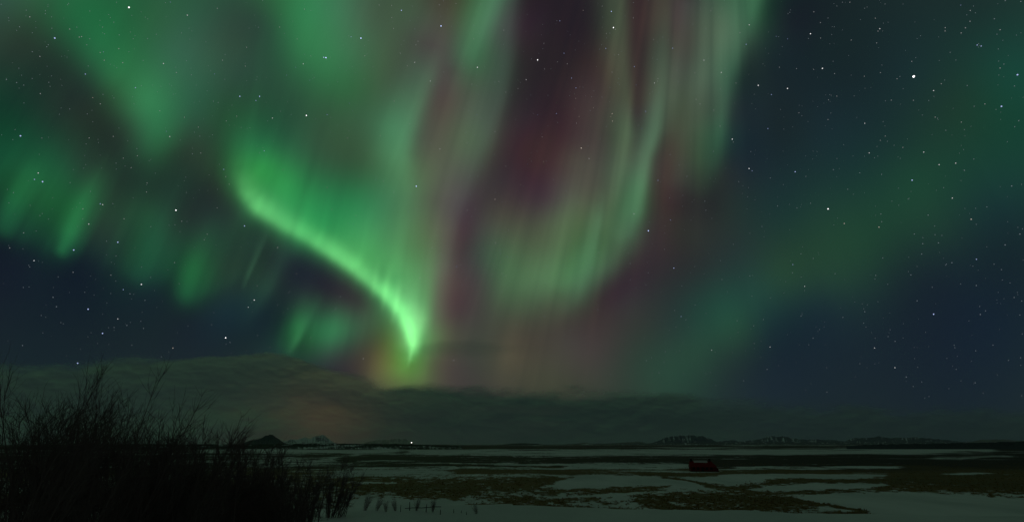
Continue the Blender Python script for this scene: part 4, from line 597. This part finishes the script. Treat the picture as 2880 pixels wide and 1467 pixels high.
massif('mountain', 'flat-topped dark blue mountain with snow streaks right of the middle', [(1815,1252),(1835,1246),(1856,1237),(1875,1228),(1892,1226),(1909,1224),(1946,1222),(1977,1225.5),(1996,1231),(2008,1236),(2020,1243),(2034,1250)], 18000, 4200, m_mesa, seed=31, gully=.45)
massif('mountain', 'long rugged mountain range along the right horizon', [(1985,1250),(2030,1239),(2053,1236),(2079,1238),(2121,1237.5),(2143,1231),(2160,1227),(2173,1225),(2200,1225),(2232,1231),(2250,1235),(2292,1234),(2335,1237),(2378,1239),(2399,1231),(2437,1229.5),(2471,1226),(2506,1230),(2570,1229.5),(2625,1232),(2668,1237),(2711,1242),(2760,1246),(2820,1250)], 21000, 5000, m_mesa, nx=420, seed=37, gully=.45, cov=.02)
massif('mountain', 'faint low ridge at the right end of the horizon', [(2690,1249),(2720,1242),(2762,1236),(2805,1234),(2880,1239),(2960,1242),(3050,1236),(3150,1249)], 24000, 4000, m_far, seed=44, cov=-.3)
massif('hill', 'faint line of low snowy hills running in front of the right mountains', [(1540,1252),(1600,1247),(1700,1246),(1800,1244.5),(1900,1244),(2020,1242.5),(2150,1243),(2300,1242),(2450,1243),(2600,1242),(2720,1244),(2850,1246),(2950,1250)], 14000, 2500, m_alp, nx=500, seed=71, cov=-.1)
massif('ridge', 'low bank streaked with snow along the left horizon', [(200,1250),(350,1247),(520,1248),(640,1247.5),(760,1248),(850,1245.5),(960,1246),(1040,1247),(1110,1246.5),(1200,1250),(1300,1252)], 1800, 500, m_bank, nx=700, ny=60, seed=52, gully=.3, gk=.15)
massif('ridge', 'low dark bank along the right horizon', [(2380,1253),(2460,1249),(2560,1247),(2680,1245),(2790,1242),(2880,1240),(3000,1238),(3200,1244)], 1700, 420, m_hill, nx=300, seed=57, gk=.1)

def lip(x): return np.where(x > 0, 42 - .2*x, 43.0 - .05*np.abs(x))
def ground_z(x, y):
    yy = np.maximum(y, 0); r = np.hypot(x, y)
    bench = -1.7 - 2.6*smooth(0, 30, yy) + (fbm(x/7, y/5, 2, 3)-.5)*.35*smooth(5, 20, r) + (fbm(x/1.3, y/1.0, 6, 2)-.5)*.05
    L = lip(x) + (fbm(x/5, x*0, 4, 3)-.5)*3
    t = smooth(0, 46, yy-L)
    plain = -12 + (fbm(x/60, y/60, 9, 3)-.5)*1.1*smooth(60, 160, r) + (fbm(x/9, y/9, 13, 3)-.5)*.3
    return bench*(1-t) + plain*t
def dens_strip(U, V, pts):
    P = np.array(pts, float); t = np.interp(U, P[:, 0], P[:, 1]); b = np.interp(U, P[:, 0], P[:, 2])
    e = np.minimum(smooth(P[0, 0]-25, P[0, 0]+25, U), 1-smooth(P[-1, 0]-25, P[-1, 0]+25, U))
    s = np.maximum((b-t)*.42, 1.0)
    return smooth(-1, 1, (V-t)/s)*(1-smooth(-1, 1, (V-b)/s))*e
def heath(U, V, X, Y):
    # share of bare heath and dead grass (1) against lying snow (0), strip by strip as they lie on the plain
    h = .5 + (fbm(X/90, Y/260, 3, 4)-.5)*1.1
    def put(val, pts, k=1.0):
        nonlocal h
        m = dens_strip(U + (fbm(X/40, Y/40, 5, 3)-.5)*30, V + (fbm(X/25, Y/45, 8, 4)-.5)*np.clip((V-1248)*.16, .8, 13), pts)*k
        h = h*(1-m) + (.5+(val-.5)*.9)*m
    for val, pts in PATCHES: put(val, pts)
    wz = 1-smooth(1325, 1350, V)
    h = h + wz*.20 + (fbm(U/150, V/2.1, 77, 3)-.5)*1.35*wz + ((fbm(U/17, V/3.4, 78, 3)-.5)*1.1+.10)*(1-wz)*smooth(-.2, .3, h)
    return h
azs = np.unique(np.concatenate([np.arange(-180, 180, 4.0), np.arange(-47, 47.01, .11)]))
dep = np.concatenate([np.geomspace(1.2, .125, 40)[:-1], np.arange(.125, .0016, -.00042), 12/np.geomspace(8000, 31000, 10)])
rr = 12/dep; rr = np.concatenate([[.6, 2.0, 4.0, 7.0], rr[rr > 9.7]])
rr = np.unique(np.concatenate([rr, np.arange(12, 110, .8)]))
A, Rr = np.meshgrid(np.radians(azs), rr); X, Y = Rr*np.sin(A), Rr*np.cos(A); Z = ground_z(X, Y)
U, V = project(np.stack([X, Y, Z], -1)); front = (Y > 1)
bench_zone = (Y < lip(X) + 14) | ~front
Hh = np.where(bench_zone, -.3, heath(np.where(front, U, 0), np.where(front, V, 1300), X, Y))
lipb = smooth(3, 9, Y-lip(X))*(1-smooth(24, 40, Y-lip(X)))*front
Hh = np.maximum(Hh, np.where(front & (X > -16) & (X < 8), lipb*(.45+.5*fbm(X/3, Y/6, 40, 3)), -1))
F = grid_faces(*A.shape); nc = A.shape[1]; i = np.arange(A.size).reshape(A.shape)
F = np.concatenate([F, np.stack([i[:-1, -1], i[:-1, 0], i[1:, 0], i[1:, -1]], -1)])
t = NT('snow_and_heath'); vec = t.coord(); a = t.attr('heath')
vs_ = t.coord((1, .28, 1)); n1 = t.noise(vs_, 1/9, 8, .68, .4); nm = t.noise(vs_, 1/2.2, 6, .65, .3); n2 = t.noise(vec, 1/1.1, 6, .7); nl = t.noise(t.coord((1, .45, 1)), 1/75, 6, .62)
s = a.outputs['Fac']
for q, w_ in ((nl, 1.0), (n1, 1.35), (nm, 1.35), (n2, 1.0)): s = t.math('ADD', s, t.math('MULTIPLY', t.math('SUBTRACT', q, .5), w_))
f = t.sstep(s, .3, .74)
n3 = t.noise(vec, 1/45, 5, .6); n4 = t.noise(vec, 1/.35, 4, .7)
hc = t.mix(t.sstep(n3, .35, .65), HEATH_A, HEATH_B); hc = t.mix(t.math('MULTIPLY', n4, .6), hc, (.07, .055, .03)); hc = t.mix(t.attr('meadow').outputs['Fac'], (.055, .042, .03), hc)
sc = t.mix(t.sstep(t.noise(t.coord((1, .35, 1)), 1/22, 6, .62), .32, .68), (.62, .65, .64), (.84, .85, .84))
bh = t.math('ADD', t.math('MULTIPLY', n2, .5), t.math('MULTIPLY', n4, .3))
t.done(t.bsdf(t.mix(f, sc, hc), .85, .15, t.bump(bh, .35, .25)))
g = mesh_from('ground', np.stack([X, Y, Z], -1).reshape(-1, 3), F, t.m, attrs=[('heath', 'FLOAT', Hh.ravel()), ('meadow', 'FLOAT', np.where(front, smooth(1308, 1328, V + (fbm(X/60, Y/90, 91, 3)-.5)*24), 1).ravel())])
tag(g, 'wide snowy plain with strips of dark heath and dead grass', 'ground', kind='structure')

# dead grass and dwarf shrubs standing out of the thin snow
def to_plain(u, v):
    d = ray(u, v); y = 12/np.maximum(-d[..., 2], 1e-4)*d[..., 1]
    for k in range(3): x = d[..., 0]/d[..., 1]*y; z = ground_z(x, y); y = -z/np.maximum(-d[..., 2], 1e-4)*d[..., 1]
    return d[..., 0]/d[..., 1]*y, y
u = rng.uniform(900, 2900, 60000); v = rng.uniform(1300, 1462, 60000); x, y = to_plain(u, v); z = ground_z(x, y)
uu, vv = project(np.stack([x, y, z], -1)); hh = heath(uu, vv, x, y)
ok = (hh + (rng.random(60000)-.5)*.5 > .52) & (y > 70) & (y < 420)
x, y, z = x[ok][:9000], y[ok][:9000], z[ok][:9000]; nT = len(x); nb = 6
ang = rng.uniform(0, 2*np.pi, (nT, nb)); h_ = rng.uniform(.12, .4, (nT, nb))*rng.uniform(.5, 1.3, (nT, 1)); sp = rng.uniform(.08, .4, (nT, nb)); w = rng.uniform(.05, .17, (nT, nb))
bx = x[:, None] + np.cos(ang)*sp*.5; by = y[:, None] + np.sin(ang)*sp*.5; bz = np.broadcast_to(z[:, None]-.05, bx.shape)
px, py = -np.sin(ang)*w, np.cos(ang)*w
P = np.stack([np.stack([bx-px, by-py, bz], -1), np.stack([bx+px, by+py, bz], -1), np.stack([bx+px*.2+np.cos(ang)*sp, by+py*.2+np.sin(ang)*sp, bz+h_], -1)], 2).reshape(-1, 3)
F = np.arange(len(P)).reshape(-1, 3)
t = NT('dead_grass'); t.done(t.bsdf(t.mix(t.noise(t.coord(), .3, 3), (.34, .23, .09), (.24, .17, .07)), .9, .1))
tag(mesh_from('grass', P, F, t.m, smooth_shade=False), 'tussocks of dead brown grass sticking out of the snow on the plain', 'grass', kind='stuff')

# ------------------------------------------------------------------ things on the plain
def bm_mesh(name, bm, mat, parent=None):
    me = bpy.data.meshes.new(name); bm.normal_update(); bm.to_mesh(me); bm.free(); me.materials.append(mat)
    o = bpy.data.objects.new(name, me); col.objects.link(o)
    if parent: o.parent = parent
    return o
def add_poly(bm, pts): return bm.faces.new([bm.verts.new(p) for p in pts])
def add_box(bm, x0, x1, y0, y1, z0, z1):
    v = [bm.verts.new(p) for p in ((x0,y0,z0),(x1,y0,z0),(x1,y1,z0),(x0,y1,z0),(x0,y0,z1),(x1,y0,z1),(x1,y1,z1),(x0,y1,z1))]
    for q in ((0,3,2,1),(4,5,6,7),(0,1,5,4),(1,2,6,5),(2,3,7,6),(3,0,4,7)): bm.faces.new([v[k] for k in q])
def add_prism(bm, pts, y0, y1):      # outline in x-z, extruded along y
    a = [bm.verts.new((p[0], y0, p[1])) for p in pts]; b = [bm.verts.new((p[0], y1, p[1])) for p in pts]
    bm.faces.new(a); bm.faces.new(b[::-1])
    for k in range(len(pts)): q = (k+1) % len(pts); bm.faces.new((a[k], b[k], b[q], a[q]))
def simple(name, c, rough=.8, wear=.25, scale=2.0):
    t = NT(name); n = t.noise(t.coord(), scale, 6, .6); d = tuple(q*(1-wear) for q in c)
    return t.done(t.bsdf(t.mix(n, c, d), rough, .2, t.bump(n, .2, .02)))
M_RED = simple('red_iron', (.22, .01, .01), .7); M_DARKRED = simple('dark_red_wall', (.14, .008, .009), .75)
M_SNOW = simple('roof_snow', (.55, .52, .52), .9); M_DARK = simple('dark_wood', (.02, .017, .015)); M_CONC = simple('concrete_plinth', (.12, .115, .11)); M_GLASS = simple('dark_glass', (.012, .014, .018), .15)

x0, y0 = to_plain(np.array([1976.]), np.array([1325.])); x0, y0 = float(x0[0]), float(y0[0]); z0 = float(ground_z(np.array([x0]), np.array([y0]))[0])
house = empty('farmhouse', (x0, y0, z0-.05), math.radians(-9))
tag(house, 'long dark red farmhouse with hipped end and snow on its roof, out on the plain', 'house')
bm = bmesh.new(); add_box(bm, -5.7, 5.7, -3.2, 3.2, -.6, .35); bm_mesh('plinth', bm, M_CONC, house)
bm = bmesh.new(); add_box(bm, -5.6, 5.6, -3.1, 3.1, .35, 2.3); bm_mesh('wall', bm, M_DARKRED, house)
# steep iron roof: upright gable at the left end, hipped at the right end
bm = bmesh.new()
E, W_, TOP = 2.25, 3.45, 4.75
q = dict(a=(-5.75,-W_,E-.15), b=(6.2,-W_,E-.15), c=(6.2,W_,E-.15), d=(-5.75,W_,E-.15), e=(-5.6,0,TOP), f=(4.1,0,TOP))
vs = {k: bm.verts.new(p) for k, p in q.items()}
for f in ('abfe', 'bcf', 'cdef', 'dae', 'dcba'): bm.faces.new([vs[k] for k in f])
roof = bm_mesh('roof', bm, M_RED, house)
bm = bmesh.new()
for k in range(26):
    xx = -5.4 + k*.42
    top = TOP if xx < 4.1 else TOP-(xx-4.1)/2.1*(TOP-E)
    yt = -W_*(TOP-top)/(TOP-E)
    add_poly(bm, [(xx,-W_-.02,E-.10),(xx+.05,-W_-.02,E-.10),(xx+.05,yt-.02,top+.02),(xx,yt-.02,top+.02)])
bm_mesh('roof_rib', bm, M_RED, roof)
bm = bmesh.new()
add_prism(bm, [(-3.6,3.95),(-2.2,4.05),(0.2,4.0),(1.8,3.9),(2.6,4.1),(2.4,TOP+.12),(-.4,TOP+.2),(-3.7,TOP+.1)], -1.18, -.9)
for v in bm.verts: v.co.y = -(TOP-min(v.co.z, TOP))/(TOP-E)*W_ - .06 + (.3 if v.co.y > -1 else 0)
bm_mesh('snow_cover', bm, M_SNOW, roof)
for cx in (-4.8, 3.5):
    bm = bmesh.new(); add_box(bm, cx-.45, cx+.45, -.5, .5, TOP-.7, TOP+.75); add_box(bm, cx-.52, cx+.52, -.57, .57, TOP+.75, TOP+.9); bm_mesh('chimney', bm, M_DARK, roof)
for wx in (-4.3, -2.3, 1.6, 3.6):
    bm = bmesh.new()
    add_box(bm, wx-.55, wx+.55, -3.16, -3.1, .95, .99); add_box(bm, wx-.55, wx+.55, -3.16, -3.1, 2.0, 2.05)
    add_box(bm, wx-.55, wx-.5, -3.16, -3.1, .99, 2.0); add_box(bm, wx+.5, wx+.55, -3.16, -3.1, .99, 2.0)
    w_ = bm_mesh('window', bm, M_DARK, house)
    bm = bmesh.new(); add_box(bm, wx-.5, wx+.5, -3.12, -3.102, .99, 2.0); bm_mesh('pane', bm, M_GLASS, w_)
bm = bmesh.new(); add_box(bm, -.75, .25, -3.18, -3.1, .36, 2.2); dr = bm_mesh('door', bm, M_DARK, house)
bm = bmesh.new(); add_box(bm, .05, .12, -3.24, -3.18, 1.2, 1.26); bm_mesh('handle', bm, M_CONC, dr)
bm = bmesh.new(); add_prism(bm, [(5.6,.0),(6.9,.0),(6.75,1.6),(5.6,2.15)], -2.2, 1.5); bm_mesh('lean_to', bm, M_DARKRED, house)

# the lit lamp on the horizon
LY = 1150.0; lx = (1157.5-CX)/FOC*(LY*CP)
lz = float(ground_z(np.array([lx]), np.array([LY]))[0]); htop = float(at_forward(1157.5, 1243.2, LY)[2])
lamp_root = empty('yard_lamp', (lx, LY, lz)); tag(lamp_root, 'single lit white lamp on a tall mast at the horizon', 'lamp')
bm = bmesh.new(); bmesh.ops.create_cone(bm, cap_ends=True, segments=10, radius1=.22, radius2=.1, depth=htop-lz); bmesh.ops.translate(bm, verts=bm.verts, vec=(0, 0, (htop-lz)/2)); bm_mesh('mast', bm, M_DARK, lamp_root)
bm = bmesh.new(); add_box(bm, -.08, .08, -1.2, 0, htop-lz-.1, htop-lz); bm_mesh('arm', bm, M_DARK, lamp_root)
t = NT('lit_lamp'); e = t.n('Emission'); e.inputs[0].default_value = (1, .93, .84, 1); e.inputs[1].default_value = 7.0; t.done(e.outputs[0])
bm = bmesh.new(); bmesh.ops.create_icosphere(bm, subdivisions=2, radius=.72); bmesh.ops.scale(bm, verts=bm.verts, vec=(1, .8, .8)); bmesh.ops.translate(bm, verts=bm.verts, vec=(0, -1.4, htop-lz)); bm_mesh('lamp_head', bm, t.m, lamp_root)

# old fence at the edge of the snow bank
M_POST = simple('weathered_post', (.03, .026, .022), .9)
def tube(bm, pts, rad, n=6):
    rings = []
    for k, (p, r) in enumerate(zip(pts, rad)):
        p = np.array(p, float); a = np.array(pts[min(k+1, len(pts)-1)], float)-np.array(pts[max(k-1, 0)], float); a /= np.linalg.norm(a)+1e-9
        s = np.cross(a, (0, 0, 1) if abs(a[2]) < .9 else (1, 0, 0)); s /= np.linalg.norm(s); q = np.cross(a, s)
        rings.append([bm.verts.new(p + r*(math.cos(2*math.pi*j/n)*s + math.sin(2*math.pi*j/n)*q)) for j in range(n)])
    for r0, r1 in zip(rings[:-1], rings[1:]):
        for j in range(n): bm.faces.new((r0[j], r0[(j+1) % n], r1[(j+1) % n], r1[j]))
    bm.faces.new(rings[-1]); bm.faces.new(rings[0][::-1])
fx = lambda u, Y: (u-CX)/FOC*(Y*CP - 4.3*SP)
fence = empty('fence', (fx(1150, 41), 41, float(ground_z(np.array([fx(1150, 41)]), np.array([41.]))[0])))
tag(fence, 'old leaning wooden fence posts with a sagging rail at the snow edge', 'fence')
bx_, by_, bz_ = fence.location
posts = [(1126,19,.02,.03),(1152,24,-.05,.045),(1198,22,.05,.04),(1238,14,.03,.04),(1276,11,.0,.035),(1297,7,.05,.03),(1312,9,-.1,.03)]
for k, (u, hpx, lean, r) in enumerate(posts):
    hpx *= .85; Y = 40.5 + .6*math.sin(k*1.7) - (u > 1230)*.4; x = fx(u, Y); z = float(ground_z(np.array([x]), np.array([Y]))[0]); h = hpx/FOC*41
    r *= .6
    bm = bmesh.new(); tube(bm, [(x-bx_, Y-by_, z-bz_-.2), (x-bx_+lean*h*.4, Y-by_, z-bz_+h*.5), (x-bx_+lean*h, Y-by_, z-bz_+h)], [r*1.15, r, r*.8], 7)
    bm_mesh('post', bm, M_POST, fence)
bm = bmesh.new(); pts = []
for u, dz in ((1138,.17),(1160,.2),(1185,.2),(1205,.27),(1222,.32),(1240,.33)):
    x = fx(u, 40.7); pts.append((x-bx_, 40.75-by_, float(ground_z(np.array([x]), np.array([40.7]))[0])-bz_+dz))
tube(bm, pts, [.022]*len(pts), 5); bm_mesh('rail', bm, M_POST, fence)

# ------------------------------------------------------------------ bare bushes
M_BARK = simple('dark_bark', (.19, .13, .135), .95, .3, 6.0)
def tubes_mesh(name, lines, sides, mat, parent):
    VV, FF, off = [], [], 0
    for P, R in lines:
        P = np.asarray(P); n = len(P)
        T = np.gradient(P, axis=0); T /= np.linalg.norm(T, axis=1, keepdims=True)+1e-9
        s = np.cross(T, np.array([.31, .12, .2])); s /= np.linalg.norm(s, axis=1, keepdims=True)+1e-9; q = np.cross(T, s)
        a = 2*np.pi*np.arange(sides)/sides
        ring = P[:, None] + np.asarray(R)[:, None, None]*(np.cos(a)[None, :, None]*s[:, None] + np.sin(a)[None, :, None]*q[:, None])
        VV.append(ring.reshape(-1, 3)); i = off + np.arange(n*sides).reshape(n, sides); j = np.roll(i, -1, 1)
        FF.append(np.stack([i[:-1], j[:-1], j[1:], i[1:]], -1).reshape(-1, 4)); off += n*sides
    return mesh_from(name, np.concatenate(VV), np.concatenate(FF), mat, parent)
def grow(rg, p, d, L, n, bend, up):
    P = [p]; d = d/np.linalg.norm(d)
    for k in range(n):
        d = d + rg.normal(0, bend, 3) + np.array([.02, 0, up]); d /= np.linalg.norm(d); P.append(P[-1] + d*L/n)
    return np.array(P)
def bush_proto(seed, H, spread, nstem, ntwig, lean):
    rg = np.random.default_rng(seed); br, tw = [], []
    for s in range(nstem):
        a = rg.uniform(0, 2*np.pi); rad = rg.uniform(0, .35)*spread
        p = np.array([np.cos(a)*rad, np.sin(a)*rad*.7, -.3]); tilt = rg.uniform(.05, .75)*spread/H
        L = H*rg.uniform(.5, 1.05)*(1-.25*tilt)
        P = grow(rg, p, np.array([np.cos(a)*tilt+lean, np.sin(a)*tilt*.8, 1]), L, 9, .055, .03)
        r0 = rg.uniform(.018, .04)*H/4; br.append((P, np.linspace(r0, .006, len(P))))
        for k in range(ntwig):
            f = rg.uniform(.12, .98)**.8; i = min(int(f*9), 8); q = P[i] + (P[i+1]-P[i])*(f*9-i); dd = P[i+1]-P[i]; dd /= np.linalg.norm(dd)
            t_ = grow(rg, q, dd*rg.uniform(.6, 1.4) + rg.normal(0, .55, 3) + np.array([lean*.6, 0, .15]), L*rg.uniform(.1, .34)*(1.15-.55*f), 5, .12, .05)
            tw.append((t_, np.linspace(.010, .0032, 6)))
            for m in range(4):
                i2 = rg.integers(1, 5); q2 = t_[i2]
                t2 = grow(rg, q2, (t_[i2]-t_[i2-1])/np.linalg.norm(t_[i2]-t_[i2-1]) + rg.normal(0, .5, 3) + np.array([lean*.4, 0, .15]), L*rg.uniform(.04, .13), 3, .12, .05)
                tw.append((t2, np.linspace(.0065, .0028, 4)))
    return br, tw
def make_bush(seed, H, spread, nstem, ntwig, lean, thick=1.0):
    r = empty('bare_bush', (0, 0, 0)); br, tw = bush_proto(seed, H, spread, nstem, ntwig, lean)
    br, tw = [[(p, r*thick) for p, r in q] for q in (br, tw)]
    tubes_mesh('branches', br, 5, M_BARK, r); tubes_mesh('twigs', tw, 3, M_BARK, r); r['h'] = float(np.percentile([p[-1, 2] for p, q in br], 97))
    return r
protos = [make_bush(101, 5, 1.2, 13, 27, .20, .72), make_bush(102, 5, 1.5, 15, 26, .15, .7), make_bush(103, 4, 1.8, 14, 24, .08, .8), make_bush(104, 4, 2.8, 26, 28, .04, 1.1)]
used = set()
for (u, Y, vtop, pi, rz, sx, lab) in BUSHES:
    pr = protos[pi]; o = pr if pi not in used else copy_tree(pr); used.add(pi)
    x = fx(u, Y); z = float(ground_z(np.array([x]), np.array([float(Y)]))[0]); zt = float(at_forward(u, vtop, Y)[2]); s = (zt-z)/pr['h']
    o.location = (x, Y, z-.05); o.rotation_euler = (0, 0, rz); o.scale = (s*sx, s*sx, s)
    tag(o, lab, 'bush', 'bare bushes on the snow bank at the left')
for k, (u, Y, vtop, rz, lab) in enumerate(SAPLINGS):
    o = copy_tree(protos[k % 2]); x = fx(u, Y); z = float(ground_z(np.array([x]), np.array([float(Y)]))[0]); zt = float(at_forward(u, vtop, Y)[2]); s = (zt-z)/protos[k % 2]['h']
    o.name = 'bare_sapling'; o.location = (x, Y, z-.03); o.rotation_euler = (0, 0, rz); o.scale = (s*1.1, s*1.1, s)
    tag(o, lab, 'sapling', 'bare saplings along the edge of the snow bank')
for o in list(bpy.data.objects):
    if 'h' in o.keys(): del o['h']

lamp('town_glow', tuple(at_forward(880, 1130, 33e3)), TOWN_W, (1.0, .33, .14), 150)

# ------------------------------------------------------------------ haze over the plain
bm = bmesh.new(); add_box(bm, -31500, 31500, -31500, 31500, -18, 480)
t = NT('cold_haze'); pv = t.n('VolumePrincipled'); pv.inputs['Color'].default_value = (.9, .95, 1, 1); pv.inputs['Density'].default_value = HAZE; pv.inputs['Anisotropy'].default_value = .2
t.l(pv.outputs[0], t.out.inputs['Volume'])
if HAZE > 0: tag(bm_mesh('haze', bm, t.m), 'thin cold haze over the plain and the far mountains', 'haze', kind='stuff')
